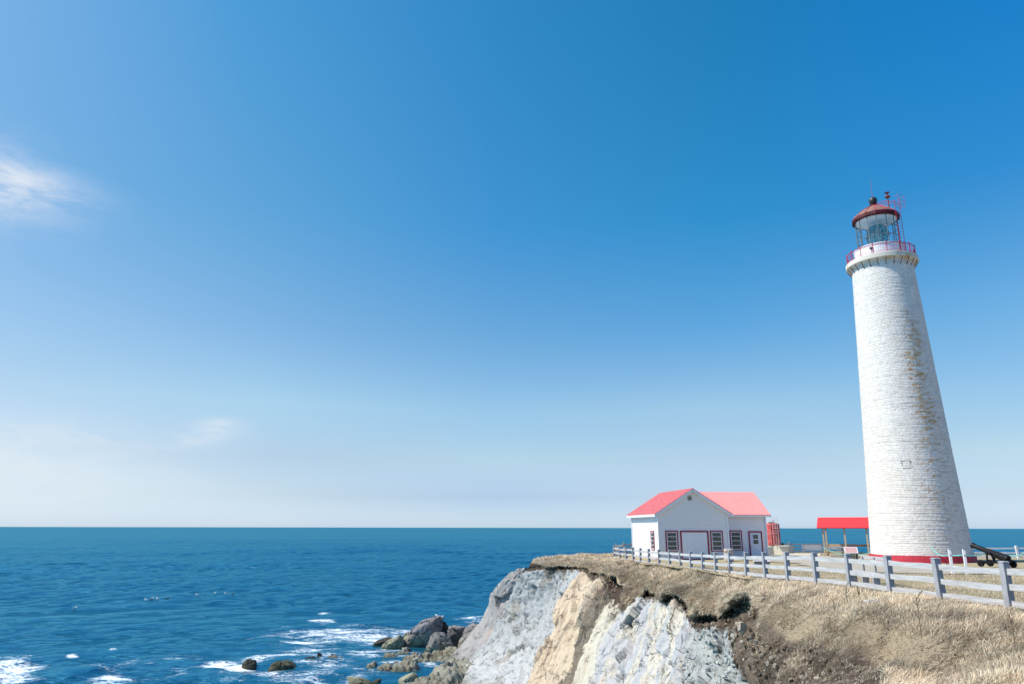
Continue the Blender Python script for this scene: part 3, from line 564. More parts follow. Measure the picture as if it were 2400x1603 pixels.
# ------------------------------------------------------------------ rocky shelf and boulders at the water
def rockcol(P, base, s=0, wetz=.9, green=.5):
    n = fbm(P * .8, 4, s + 1); n2 = fbm(P * 3.1, 4, s + 2)
    c = np.ones((len(P), 3)) * base * (1 + .16 * n + .14 * n2)[:, None]
    g = sstep(1.7 - P[:, 2] + n * .8, 0, 1.2)[:, None] * green * .8
    c = c * (1 - g) + C(.30, .28, .17) * (1 + .2 * n2)[:, None] * g
    w = sstep(wetz * .5 - P[:, 2] + n * .3, 0, .4)[:, None] * .75
    return c * (1 - w) + C(.07, .07, .045) * w
def boulder(px, py, wpx, hpx, dep=.8, rz=0, seed=0, base=(.25, .235, .22), lean=(0, 0), top=1.0, label=None, green=.6, sink=.4, cuts=13, z0=0.0, squash=1.0, name='boulder', Yf=None, group='boulders at the foot of the cliff'):
    r3 = np.random.default_rng(seed + 50)
    c = at(px, py, Z=z0) if Yf is None else at(px, py, Y=Yf)
    fw = c[1] * ct + (c[2] - CZ) * st; w = wpx / F * fw / 2; h = hpx / F * fw
    n = 56; th = np.linspace(0, 2 * math.pi, 2 * n + 1)[:-1]; ph = np.linspace(-math.pi / 2 + .02, math.pi / 2 - .02, n)
    T, Ph = np.meshgrid(th, ph, indexing='ij'); D = np.stack([np.cos(T) * np.cos(Ph), np.sin(T) * np.cos(Ph), np.sin(Ph)], -1).reshape(-1, 3)
    nn = r3.normal(size=(cuts, 3)); nn /= np.linalg.norm(nn, axis=1, keepdims=True); dd = r3.uniform(.62, .98, cuts)
    nn = np.vstack([nn, [[0, 0, 1], [0, 0, -1], [1, 0, 0], [-1, 0, 0], [0, 1, 0], [0, -1, 0]]]); dd = np.r_[dd, [top], .95, .95, .95, .95, .95]
    q = D @ nn.T; rad = np.where(q > .02, dd / np.maximum(q, .02), 9); k_ = 34.0
    rad = (np.sum(rad ** -k_, 1)) ** (-1 / k_)
    P = D * rad[:, None]
    P *= [w, w * dep, h / 2 + sink / 2]
    f1_, f2_, tl_, ri_ = worley(P * (1.6 / max(w, .3)) + seed * 3.1, seed)
    rad2 = 1 + .12 * tl_ + .05 * fbm(P * (2.2 / max(w, .3)), 4, seed) - .05 * (1 - sstep(f2_ - f1_, 0, .05))
    P *= rad2[:, None]
    P[:, 0] += lean[0] * P[:, 2]; P[:, 1] += lean[1] * P[:, 2]
    ca, sa = math.cos(rz), math.sin(rz); P[:, :2] = P[:, :2] @ np.array([[ca, sa], [-sa, ca]])
    zc = h / 2 - sink / 2
    Wd = P + [c[0], c[1] + w * dep * .5, c[2] + zc]
    f = gridfaces(2 * n, n); last = np.arange(n - 1) + (2 * n - 1) * n
    f = np.vstack([f, np.stack([last, np.arange(n - 1), np.arange(n - 1) + 1, last + 1], 1)])
    o = npmesh(name, P, f, ROCKM, None, True, rockcol(Wd, np.array(base), seed, green=green))
    o.location = (c[0], c[1] + w * dep * .5, c[2] + zc)
    return tag(o, label, 'rock', group)
G_ = (.25, .235, .225)
def hullrock(sil, Y, dep, seed, base, label, green=.5, dx=0.0, amp=.10, back=.8, sink=.5, group='boulders at the foot of the cliff'):
    """boulder whose front ring of corners is read from the photograph at its own distance, given real depth and broken faces"""
    import bmesh
    pts = np.array([at(px, py, Y=Y + .25 * ((k * 7) % 3 - 1)) for k, (px, py) in enumerate(sil)]); c = pts.mean(0); lo = pts[:, 2].min()
    r3 = np.random.default_rng(seed); P = []
    for p in pts:
        P.append(p)
        q = c + (p - c) * .62 + [r3.uniform(-.15, .15), -dep * .32, r3.uniform(-.1, .1)]; P.append(q)
        q = c + (p - c) * back + [dx, dep, -.1]; P.append(q)
        if p[2] < c[2]: P.append(np.array([p[0], p[1], min(p[2], 0) - sink])); P.append(np.array([q[0], q[1], -sink]))
    o_ = np.array([c[0], c[1], max(lo, 0)]); bm = bmesh.new()
    for p in P: bm.verts.new(tuple(p - o_))
    rr = bmesh.ops.convex_hull(bm, input=bm.verts); bmesh.ops.delete(bm, geom=list({e for e in rr['geom_interior'] + rr['geom_unused'] if isinstance(e, bmesh.types.BMVert)}), context='VERTS')
    bmesh.ops.triangulate(bm, faces=bm.faces)
    for _ in range(9):
        le = [e for e in bm.edges if e.calc_length() > .22]
        if not le: break
        bmesh.ops.subdivide_edges(bm, edges=le, cuts=1); bmesh.ops.triangulate(bm, faces=bm.faces)
    for _ in range(2): bmesh.ops.smooth_vert(bm, verts=bm.verts, factor=.5, use_axis_x=True, use_axis_y=True, use_axis_z=True)
    bm.normal_update(); V_ = np.array([v.co for v in bm.verts]); Nn = np.array([v.normal for v in bm.verts]); Fc = np.array([[v.index for v in f.verts] for f in bm.faces]) if bm.verts.index_update() is None else 0
    bm.free(); rot_ = np.array([[.8, .1, .6], [-.1, 1, .1], [-.6, .1, .8]]); Q_ = (V_ @ rot_) * [.45, .9, .9] + seed
    f1_, f2_, tl_, ri_ = worley(Q_ + fbm(Q_ * .9, 3, seed)[:, None] * .2, seed); h1_, h2_, t2_, r2_ = worley(Q_ * 2.6, seed + 5)
    d = amp * (tl_ * 1.6 + (ri_ - .5) * .8 + t2_ * .5 + .35 * fbm(V_ * 3.2, 4, seed, .6)) - (1 - sstep(f2_ - f1_, 0, .06)) * amp * 1.1
    V2 = V_ + Nn * d[:, None]; cc_ = rockcol(V2 + o_, np.array(base), seed, wetz=.55, green=green); ck = (1 - sstep(f2_ - f1_, 0, .05))[:, None] * .6; cc_ = cc_ * (1 - ck) + C(.05, .048, .042) * ck
    o = npmesh('boulder', V2, Fc, ROCKM, None, False, cc_); o.location = o_
    return tag(o, label, 'rock', group)
hullrock([(944, 1514), (939, 1502), (955, 1483), (972, 1466), (992, 1452), (1012, 1446), (1031, 1441), (1037, 1450), (1034, 1470), (1026, 1492), (1012, 1514)], 87, 2.0, 1, (.21, .20, .20), 'tallest grey boulder with a pointed peak where the gulls perch', .75, .3)
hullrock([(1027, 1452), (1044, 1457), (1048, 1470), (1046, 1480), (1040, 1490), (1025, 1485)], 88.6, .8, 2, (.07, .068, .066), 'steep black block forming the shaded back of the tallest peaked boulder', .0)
hullrock([(1000, 1521), (1001, 1504), (1010, 1486), (1020, 1480), (1042, 1481), (1054, 1496), (1063, 1512), (1058, 1521), (1030, 1524)], 83.5, 1.5, 3, (.24, .225, .21), 'round-shouldered boulder right in front of the tallest peaked boulder', .55)
hullrock([(892, 1515), (900, 1506), (914, 1496), (936, 1488), (945, 1492), (946, 1504), (938, 1513), (915, 1516)], 85.5, 1.3, 4, (.21, .20, .18), 'long low boulder leaning into the surf left of the peaked boulder', .9)
hullrock([(872, 1510), (884, 1501), (905, 1495), (918, 1494), (908, 1505), (885, 1513)], 87.5, 1.0, 5, (.06, .056, .05), 'wet black low rock furthest out at the left end of the boulders', .1)
hullrock([(942, 1496), (948, 1484), (960, 1480), (966, 1488), (958, 1500)], 88.5, .8, 6, (.25, .24, .17), 'small yellowish rock behind the low boulder left of the peaked one', 1.0)
hullrock([(1044, 1496), (1052, 1478), (1060, 1471), (1070, 1480), (1082, 1492), (1080, 1502), (1060, 1502)], 86.5, 1.2, 7, (.10, .096, .092), 'dark angular block in the gap right of the peaked boulder', .1)
hullrock([(1074, 1501), (1084, 1488), (1100, 1482), (1128, 1474), (1132, 1490), (1124, 1503), (1096, 1514), (1086, 1512)], 84, 1.6, 8, (.25, .235, .21), 'ribbed tan boulder against the foot of the beige cliff slab', .45)
hullrock([(1044, 1478), (1050, 1467), (1066, 1465), (1086, 1467), (1102, 1474), (1098, 1484), (1066, 1484)], 91, 1.5, 9, (.22, .21, .205), 'low rounded grey ridge behind the boulders at the sea edge', .1)
hullrock([(1084, 1480), (1092, 1466), (1106, 1461), (1126, 1462), (1142, 1468), (1140, 1482), (1110, 1486)], 89.5, 1.6, 10, (.25, .24, .23), 'grey rounded rock nearest the cliff on the far water line', 0)
hullrock([(931, 1600), (934, 1588), (950, 1580), (968, 1575), (977, 1580), (980, 1591), (966, 1597), (948, 1603)], 67.4, 1.2, 11, (.33, .32, .24), 'pale squarish boulder alone in the pool at the bottom edge', .5, amp=.05)
hullrock([(932, 1606), (934, 1599), (945, 1596), (952, 1602), (948, 1609)], 66.3, .5, 12, (.33, .32, .24), 'small pale stone beside the squarish boulder in the pool', .5, amp=.04)
hullrock([(858, 1604), (876, 1596), (892, 1590), (890, 1597), (874, 1606)], 67.6, 1.0, 13, (.06, .058, .05), 'dark wedge of rock just breaking the water at the bottom edge', 0, amp=.04)
boulder(838, 1606, 60, 18, .7, 0, 14, (.24, .24, .17), label='rounded weedy rock at the bottom edge with spray beside it', green=.9)
boulder(747, 1538, 13, 9, .9, 0, 15, (.05, .05, .05), label='tiny black rock tip in the foam, round one of two', green=0)
boulder(727, 1543, 24, 5, .7, 0, 16, (.09, .06, .05), label='tiny flat brown rock tip in the foam beside the round one', green=0)
def kelprock(*a, **k):
    o = hullrock(*a, **k); o.name = 'kelp_rock'; return o
kelprock([(569, 1573), (567, 1562), (570, 1551), (577, 1545), (587, 1543), (595, 1547), (598, 1557), (597, 1568), (592, 1574)], 74.5, 1.1, 31, (.045, .043, .03), 'rounded black kelp-covered rock with white water piling on its left', .12, amp=.07, group=None)
kelprock([(626, 1575), (629, 1563), (638, 1553), (650, 1547), (662, 1545), (676, 1548), (685, 1557), (694, 1566), (693, 1575), (662, 1580)], 73.6, 1.3, 32, (.055, .052, .036), 'broad lumpy kelp-covered rock right of the rounded black one', .2, amp=.12, group=None)
# shelf: an uneven pavement that rises to the cliff foot
xs, ys = np.meshgrid(np.arange(-24, 8, .10), np.arange(56, 106, .12), indexing='ij')
H = np.full(xs.shape, -1.4)
def mound(px, py, wx_, wy_, h, rot=0, p=2.0, z=0.3):
    c = at(px, py, Z=z); d = c[1]; a = wx_ / F * d; b = wy_ / F * d * d / CZ
    ex = xs - c[0]; ey = ys - c[1]; ca, sa = math.cos(rot), math.sin(rot); u_ = ex * ca + ey * sa; v_ = -ex * sa + ey * ca
    return (h + 1.4) * np.exp(-(np.abs(u_ / a) ** 3.2 + np.abs(v_ / (b * 1.5)) ** 3.2)) - 1.4
for q in [(1060, 1530, 60, 12, .45), (1010, 1534, 45, 7, .32), (985, 1545, 52, 4, .35), (950, 1557, 42, 4, .65), (905, 1556, 24, 4, .45), (872, 1552, 14, 4, .4), (1105, 1512, 45, 16, .7), (1068, 1556, 36, 8, .75, 0, 2, .5), (1048, 1572, 34, 9, 1.5, .5, 2, .8), (1012, 1592, 46, 9, .9, .4, 2, .5), (975, 1609, 55, 8, .6), (1100, 1570, 50, 20, 1.0), (1120, 1482, 38, 10, .5), (1080, 1494, 42, 7, .4), (790, 1530, 30, 3, .15), (915, 1527, 26, 3, .25), (945, 1523, 22, 3, .3), (960, 1537, 30, 5, .35)]:
    H = np.maximum(H, mound(*q[:4], q[4], *(q[5:6] or (0,)), *(q[6:7] or (2.0,)), *(q[7:8] or (.3,))))
Pq = np.stack([xs, ys, xs * 0], -1).reshape(-1, 3); rot = np.array([[math.cos(.5), math.sin(.5), 0], [-math.sin(.5), math.cos(.5), 0], [0, 0, 1]])
Pr = Pq @ rot
a1, a2, a3_, a4 = worley(Pr * [.5, 1.1, 1] + fbm(Pr * .8, 3, 5)[:, None] * .3, 60); b1, b2, b3_, b4 = worley(Pr * [1.6, 3.2, 1], 61)
sh2 = lambda a: a.reshape(xs.shape)
H = H * .8 - .05 + sh2(a3_ * .34 + (a4 - .5) * .30 + b3_ * .16 + (b4 - .5) * .12 + (.4 - np.abs(fbm(Pr * [1.6, 4.2, 1], 5, 62, .66))) * .34) * sstep(H, -1.2, -.1)
H = H - sh2((1 - sstep(a2 - a1, 0, .07)) * .25 + (1 - sstep(b2 - b1, 0, .08)) * .10)
P_ = np.stack([xs, ys, H], -1)
sc_ = rockcol(P_.reshape(-1, 3) * 1.0, C(.25, .255, .225), 63, wetz=1.0, green=.45); nn_ = fbm(Pq * 1.3, 4, 64)
sc_ = sc_ * (1 - sstep(nn_, .2, .6)[:, None] * .5) + C(.22, .17, .11) * sstep(nn_, .2, .6)[:, None] * .5
keep = (H > -1.2).ravel(); f = gridfaces(*xs.shape); f = f[keep[f].any(1)]
tag(npmesh('rock_shelf', P_.reshape(-1, 3), f, ROCKM, None, True, sc_), kind='structure')

# ------------------------------------------------------------------ lighthouse
TX, TY = 35.20, 64.0; TZ = CZ - 2.67
def brick_mat():
    m = Mat('whitewashed_brick'); a = m.attr('Col'); n = m.noise(.6, 6, .6, m.co((1, 1, 2.5))); n2 = m.noise(7, 5, .7, m.co((1, 1, 5)))
    cc = m.mix(.6, a, m.ramp(n, (.3, .95), (.62, 1.04)), 'MULTIPLY'); cc = m.mix(.5, cc, m.ramp(n2, (.3, .80), (.5, 1.04)), 'MULTIPLY')
    m.setp(Base_Color=cc, Roughness=.85); m.bump(n2, .012); return m.m
BRICK = brick_mat()
REDB = simple('red_band_paint', (.55, .035, .055), .6, .2, 3, .006, c2=(.38, .03, .05))
RUST = simple('rusty_iron', (.20, .055, .035), .7, .3, 8, .002)
RAILRED = simple('red_railing_paint', (.42, .02, .05), .5, .15, 6, .001)
DOME = simple('dome_roof_metal', (.36, .17, .14), .7, .25, 5, .004, c2=(.18, .09, .075))
RIMR = simple('rim_red', (.075, .005, .008), .5, .25, 3, .001)
DARKM = simple('dark_metal', (.035, .035, .035), .45, .3, 6, .002, spec=.5)
DECKM = simple('gallery_concrete', (.64, .59, .50), .85, .1, .9, .004, c2=(.46, .32, .17), lo=.33, hi=.45)
LANT = simple('lantern_white_paint', (.80, .80, .82), .6, .04, 2, .001)
LENS = Mat('lens_glass'); LENS.setp(Base_Color=(.30, .62, .62), Roughness=.08, IOR=1.5, Transmission_Weight=.85); LENS.p.inputs['Specular IOR Level'].default_value = .6
GLS = Mat('lantern_pane'); GLS.n.remove(GLS.p); tr = GLS.node('ShaderNodeBsdfTransparent'); gl_ = GLS.node('ShaderNodeBsdfGlossy'); gl_.inputs['Roughness'].default_value = .03; tr.inputs[0].default_value = (.93, .97, .98, 1); mx = GLS.node('ShaderNodeMixShader'); mx.inputs[0].default_value = .09
GLS.link(tr.outputs[0], mx.inputs[1]); GLS.link(gl_.outputs[0], mx.inputs[2]); GLS.link(mx.outputs[0], GLS.n['Material Output'].inputs[0])
lh = empty('lighthouse', (TX, TY, TZ), label='tall tapering white brick lighthouse with red base band and glazed lantern', cat='lighthouse')
def tr_(z): return float(np.interp(z, [0, .45, 8, 16, 26.6], [3.92, 3.90, 3.50, 3.12, 2.61]))
def tower_brick(z0, z1, ch, name, mat, colf, seed):
    nb = 150; n = nb * 2; rows = []; cols_ = []; r3 = np.random.default_rng(seed); nc = int((z1 - z0) / ch)
    A = np.arange(n) * 2 * math.pi / n
    for i in range(nc):
        zb = z0 + i * ch; off = i % 2
        br = np.repeat(r3.uniform(-.004, .007, nb) + r3.uniform(-.006, .012) + (r3.random(nb) < .05) * r3.uniform(-.02, .008, nb), 2); br = np.roll(br, off)
        tone = np.repeat(r3.normal(0, 1, nb), 2); tone = np.roll(tone, off)
        slump = .010 * np.sin(A * 5 + i * .13) + .005 * np.sin(A * 17 + i * .31)
        for fz, rel, jt in ((.02, -.026, 1), (.16, .003, 0), (.88, -.004, 0)):
            z = zb + fz * ch + slump; r = tr_(zb + fz * ch) + br * (1 if not jt else 0) + rel
            rows.append(np.stack([r * np.cos(A), r * np.sin(A), z], -1)); cols_.append(colf(A, np.full(n, zb), tone, jt))
    P = np.array(rows); nr_ = len(rows); P2 = P.reshape(-1, 3)
    a = (np.arange(nr_ - 1)[:, None] * n + np.arange(n)[None]); b = (np.arange(nr_ - 1)[:, None] * n + (np.arange(n)[None] + 1) % n)
    f = np.stack([a.ravel(), b.ravel(), b.ravel() + n, a.ravel() + n], 1)
    return npmesh(name, P2, f, mat, lh, False, np.array(cols_).reshape(-1, 3))
view_a = math.atan2(-TY, -TX)
def bcol(A, z, tone, jt):
    c = np.ones((len(A), 3)) * C(.71, .675, .62) * (1 + .06 * tone)[:, None]
    P = np.stack([A * 3, z * .6, A * 0], -1); nA = fbm(P, 4, 81); nB = fbm(np.stack([A * 7, z * 7.0, A * 0], -1), 3, 82)
    grey = sstep(nB + tone * .20, .35, .75) * .38
    c = c * (1 - grey)[:, None] + C(.42, .44, .45) * grey[:, None]
    # ochre weather stain that runs down the seaward-right side below mid height
    st_a = view_a + R(33) + .06 * np.sin(z * .7); da = (A - st_a + math.pi) % (2 * math.pi) - math.pi
    s = np.exp(-(da / .20) ** 2) * sstep(z, 9.5, 12) * sstep(22.5 - z, 0, 3.5) * sstep(nB + .2 * np.sin(z * 1.1) + tone * .22, -.55, .9)
    s2 = np.exp(-(da / .35) ** 2) * sstep(z, 1, 4) * sstep(22 - z, 0, 6) * sstep(nB + tone * .25, .1, .9) * .6
    s = np.clip(s * 1.15 + s2 * 1.3, 0, 1) * .85
    c = c * (1 - s)[:, None] + C(.56, .31, .11) * s[:, None]
    lf = sstep(nA, .2, .7) * .12; c = c * (1 - lf)[:, None] + C(.70, .60, .42) * lf[:, None]
    if jt: c = c * .86
    return c
tower_brick(.48, 26.62, .142, 'tower_wall', BRICK, bcol, 5)
def rcol(A, z, tone, jt): return np.ones((len(A), 3)) * C(.5, .03, .05)
mb = MB(); mb.lathe([(4.05, -.5), (4.05, .40), (4.03, .46), (3.85, .47)], 128); mb.build('base_band', REDB, lh, 40)
mb = MB(); mb.lathe([(2.58, 26.55), (2.70, 26.62), (3.05, 26.70), (3.10, 26.74), (3.10, 27.14), (3.05, 27.18), (1.9, 27.19)], 96)
dk = mb.build('gallery_deck', DECKM, lh, 35)
for k in range(26):                                            # iron stays under the gallery
    a = 2 * math.pi * k / 26; ca, sa = math.cos(a), math.sin(a)
    m = MB(); m.bar((3.02 * ca, 3.02 * sa, 26.67), (2.64 * ca, 2.64 * sa, 26.08), .05, .05); m.build('gallery_bracket', RUST, lh)
mb = MB(); mb.lathe([(2.22, 27.17), (2.22, 28.30), (2.27, 28.32), (2.27, 28.42), (1.7, 28.43)], 14 * 4); mb.build('lantern_base', LANT, lh, 30)
mb = MB(); mb.box((-1.62, -1.56, 28.0), (.22, .22, .14)); mb.tube((-1.60, -1.54, 27.2), (-1.60, -1.54, 28.0), .03); mb.build('junction_box', DARKM, lh)
# railing with posts and balusters
rl = empty('x', (0, 0, 0)); bpy.data.objects.remove(rl)
mb = MB(); mb.ring(2.90, 2.95, 28.02, 28.07, 96); mb.ring(2.91, 2.94, 27.30, 27.33, 96)
for k in range(96):
    a = 2 * math.pi * k / 96; ca, sa = math.cos(a), math.sin(a); mb.tube((2.925 * ca, 2.925 * sa, 27.31), (2.925 * ca, 2.925 * sa, 28.04), .011, 4, caps=False)
mb.build('gallery_railing', RAILRED, lh)
for k in range(16):
    a = 2 * math.pi * k / 16 + .1; ca, sa = math.cos(a), math.sin(a); m = MB()
    m.tube((2.93 * ca, 2.93 * sa, 27.15), (2.93 * ca, 2.93 * sa, 28.12), .032, 8); m.lathe([(0, 28.08), (.05, 28.11), (.06, 28.14), (.05, 28.18), (0, 28.21)], 8, (2.93 * ca, 2.93 * sa, 0)); m.build('railing_post', RAILRED, lh, 40)
# glazing: 14 mullions, two rings, panes, lens
RG = 1.84
for k in range(14):
    a = 2 * math.pi * (k + .5) / 14; ca, sa = math.cos(a), math.sin(a)
    m = MB(); m.bar((RG * ca, RG * sa, 28.42), (RG * ca, RG * sa, 31.34), .05, .07, up=(ca, sa, 0)); m.build('mullion', simple('mullion_paint', (.16, .18, .18), .5, .2, 5, .001) if k == 0 else bpy.data.materials['mullion_paint'], lh)
for z in (29.42, 30.38):
    m = MB(); m.ring(RG - .025, RG + .025, z - .02, z + .02, 14, (0, 0, 0))
    o = m.build('glazing_bar', bpy.data.materials['mullion_paint'], lh); o.rotation_euler.z = math.pi / 14
m = MB(); m.lathe([(RG - .03, 28.42), (RG - .03, 31.34)], 14, a0=math.pi / 14); m.f = m.f[:14]; m.build('lantern_glass', GLS.m, lh)
lens = MB(); prof = [(.12, 28.75)]
zz_ = 29.25
for k in range(14):
    r0 = .98 * math.sin(math.pi * (.16 + .70 * (k + .5) / 14)) ** .8; z_ = 28.82 + k * .150
    prof += [(r0 * .93, z_), (r0, z_ + .08), (r0 * .95, z_ + .14)]
prof.append((.1, 31.0)); lens.lathe(prof, 16); lo_ = lens.build('lens', LENS.m, lh, 20)
for k in range(8):
    a = 2 * math.pi * k / 8; m = MB(); m.path([((1.02 * math.sin(math.pi * (.16 + .70 * t)) ** .8) * math.cos(a) for _ in (0,)) and ((1.02 * math.sin(math.pi * (.16 + .70 * t)) ** .8) * math.cos(a), (1.02 * math.sin(math.pi * (.16 + .70 * t)) ** .8) * math.sin(a), 28.8 + 2.15 * t) for t in [i / 10 for i in range(11)]], .022, 4); m.build('lens_frame', DARKM, lo_)
m = MB(); m.lathe([(.75, 28.43), (.75, 28.6), (.3, 28.62), (.3, 28.8)], 24); m.build('lens_pedestal', DARKM, lh, 30)
# roof
m = MB(); m.lathe([(1.80, 31.36), (2.02, 31.34), (2.13, 31.40), (2.11, 31.66), (2.02, 31.76), (1.9, 31.78)], 14, a0=math.pi / 14); m.build('roof_rim', RIMR, lh)
m = MB(); m.lathe([(0, 31.36), (1.82, 31.33)], 28); m.build('lantern_ceiling', LANT, lh)
def domer(t): return 2.0 - 1.68 * t ** 1.12, 31.74 + 1.24 * t ** .80
m = MB(); m.lathe([domer(t / 10) for t in range(11)], 28, a0=math.pi / 14)
dm = m.build('dome_roof', DOME, lh, 40)
for k in range(14):
    a = 2 * math.pi * (k + .5) / 14; m = MB(); m.path([((domer(t / 8)[0] + .01) * math.cos(a), (domer(t / 8)[0] + .01) * math.sin(a), domer(t / 8)[1] + .01) for t in range(9)], .028, 5); m.build('roof_rib', RAILRED, dm)
m = MB(); m.lathe([(.33, 32.96), (.36, 33.0), (.36, 33.10), (.28, 33.12), (.30, 33.22), (.22, 33.24)], 24); m.build('roof_collar', RIMR, lh, 40)
m = MB(); m.lathe([(.39 * math.sin(math.pi * t / 16), 33.55 - .39 * math.cos(math.pi * t / 16)) for t in range(17)], 28); m.build('ball_finial', DARKM, lh, 60)
m = MB(); m.tube((0, 0, 33.9), (.03, 0, 35.95), .022, 6, .008); m.build('lightning_rod', RAILRED, lh)
# direction helpers round the lantern: right of the view
vr = Vector((math.cos(view_a + math.pi / 2), math.sin(view_a + math.pi / 2), 0)); vf = Vector((math.cos(view_a), math.sin(view_a), 0))
q = vr * 1.27 + vf * .95
m = MB(); m.tube((q.x, q.y, 31.9), (q.x, q.y, 33.35), .055, 10); m.lathe([(.05, 33.15), (.26, 33.25), (.2, 33.37), (.08, 33.41), (.06, 33.60), (.24, 33.70), (.02, 33.80)], 16, (q.x, q.y, 0)); m.build('vent_pipe', RUST, lh, 40)
lad = MB(); o1 = vr * 1.75 + vf * 1.40; o2 = vr * 2.15 + vf * .85
for o_ in (o1, o2): lad.tube((o_.x, o_.y, 27.2), (o_.x, o_.y, 32.6), .022, 6)
k = 27.4
while k < 32.6: lad.tube((o1.x, o1.y, k), (o2.x, o2.y, k), .014, 5); k += .3
lad.build('ladder', RAILRED, lh)
m = MB(); o3 = o2 + vr * .45 + vf * .3; o4 = o1 + vr * .35 + vf * .6
for o_ in (o3, o4, o2 + vr * .1): m.tube((o_.x, o_.y, 31.8), (o_.x, o_.y, 32.95), .014, 5)
for z in (32.0, 32.45, 32.95):
    m.path([o1 + Vector((0, 0, z)), o4 + Vector((0, 0, z)), o3 + Vector((0, 0, z)), o2 + Vector((0, 0, z))], .014, 4)
m.build('ladder_cage', RAILRED, lh)
m = MB()
for s_ in (0, 1):
    for dz in (0, .28): a = o1 if s_ else o2; m.path([a + Vector((0, 0, 32.35 + dz * .8)), a * .55 + Vector((0, 0, 32.75 + dz)), a * .16 + Vector((0, 0, 33.0 + dz * .5))], .016, 4)
m.build('roof_handrail', RAILRED, lh)
m = MB(); zz_ = 7.9
aa_ = view_a - R(3)
for (dx, dz, w, h) in ((0, .30, .62, .035), (0, -.32, .62, .035), (-.30, 0, .035, .6), (.30, 0, .035, .6), (-.38, .2, .035, .25), (.38, .2, .12, .05)):
    rr_ = tr_(zz_ + dz) - .008; p = Vector((rr_ * math.cos(aa_ + dx / rr_), rr_ * math.sin(aa_ + dx / rr_), zz_ + dz)); m.box(p, (.05, w, h), rz=aa_)
m.build('bricked_up_opening', CONCD, lh)

# ------------------------------------------------------------------ white house
HX, HY = 13.13, 66.0; HZ = float(gz(HX, HY)) - .04
hs = empty('white_house', (HX, HY, HZ), R(6.5), label='white clapboard outbuilding with salmon red metal roof and dark red trim', cat='house')
SID = Mat('white_clapboard'); c_ = SID.co((1, 1, 1)); sp = SID.node('ShaderNodeSeparateXYZ'); SID.link(c_, sp.inputs[0])
fr_ = SID.math('FRACT', SID.math('MULTIPLY', sp.outputs[2], 1 / .17)); n1 = SID.noise(1.2, 5, .6, c_); n2 = SID.noise(14, 4, .7, SID.co((.25, .25, 2)))
line = SID.math('LESS_THAN', fr_, .13)
cc = SID.mix(SID.ramp(n1, (.4, 0), (.75, .10)), (.82, .82, .82), (.62, .62, .60)); cc = SID.mix(SID.math('MULTIPLY', line, .28), cc, (.35, .36, .38)); cc = SID.mix(SID.ramp(n2, (.68, 0), (.8, .25)), cc, (.45, .46, .47))
SID.setp(Base_Color=cc, Roughness=.6); SID.bump(fr_, .025)
ROOFM = simple('salmon_roof_metal', (.88, .33, .30), .42, .04, 1.5, .0008, spec=.5)
GLASS = Mat('window_glass'); g1 = GLASS.noise(2.2, 3, .5, GLASS.co((1, 1, 2))); GLASS.setp(Base_Color=GLASS.ramp(g1, (.4, (.035, .034, .03)), (.65, (.10, .095, .075))), Roughness=.12); GLASS.p.inputs['Specular IOR Level'].default_value = .8
BAR = simple('window_bar_paint', (.74, .75, .78), .5, .03, 3, .0005)
EA, RI, DP, GW = 4.12, 6.12, 8.5, 6.46
m = MB(); m.prism([(0, -.3), (GW, -.3), (GW, EA), (GW / 2, RI - .12), (0, EA)], 0, DP); m.build('gable_wall', SID.m, hs)
m = MB(); m.box(((GW + 11.36) / 2 + .01, (2.72 + DP) / 2, (EA - .3) / 2), (11.36 - GW - .02, DP - 2.72 - .04, EA + .3)); wx1 = 11.36
m.prism([(GW, EA), (wx1, EA), (wx1, EA), (GW, EA)], 3, 3.001) if False else None
m.build('wing_wall', SID.m, hs)
m = MB(); ym = (2.72 + DP) / 2                                # gable triangle at the wing's far end
v = [(wx1 - .01, 2.72, EA), (wx1 - .01, DP - .02, EA), (wx1 - .01, ym, RI - .15), (wx1 - .15, 2.72, EA), (wx1 - .15, DP - .02, EA), (wx1 - .15, ym, RI - .15)]
m.add(v, [(0, 1, 2), (3, 5, 4), (0, 3, 4, 1), (1, 4, 5, 2), (2, 5, 3, 0)]); m.build('wing_gable', SID.m, hs)
for x, y in ((0, 0), (GW, 0), (0, DP), (wx1, 2.72), (wx1, DP)):
    m = MB(); m.box((x, y, EA / 2 - .1), (.13, .13, EA + .1)); m.build('corner_board', WHITEP, hs)
OV = .42
def slab(a, b, c, d, th=.05):
    """roof sheet from four corners (eave a-b, ridge c-d), thickness below"""
    a, b, c, d = map(Vector, (a, b, c, d)); n = (b - a).cross(d - a).normalized(); n = n if n.z > 0 else -n
    v = [a, b, c, d] + [p - n * th for p in (a, b, c, d)]
    return v, [(0, 1, 2, 3), (7, 6, 5, 4), (0, 4, 5, 1), (1, 5, 6, 2), (2, 6, 7, 3), (3, 7, 4, 0)], n
sl = (RI - EA) / (GW / 2); ez = EA - OV * sl + .10; rz_ = RI + .10
def roofslope(a, b, c, d, name, pitch=.23):
    m = MB(); v, f, n = slab(a, b, c, d, .06); m.add(v, f); a, b, c, d = map(Vector, (a, b, c, d)); L = (b - a).length; k = pitch / 2
    while k < L:
        t = k / L; m.bar(a.lerp(b, t) + n * .02, d.lerp(c, t) + n * .02, .05, .05, up=n); k += pitch
    return m.build(name, ROOFM, hs)
roofslope((-OV, -OV, ez), (-OV, DP + OV, ez), (GW / 2, DP + OV, rz_), (GW / 2, -OV, rz_), 'roof')
roofslope((GW + OV, -OV, ez), (GW + OV, DP + OV, ez), (GW / 2, DP + OV, rz_), (GW / 2, -OV, rz_), 'roof')
wy0 = 2.72 - OV; sw = (rz_ - ez) / (ym - wy0)
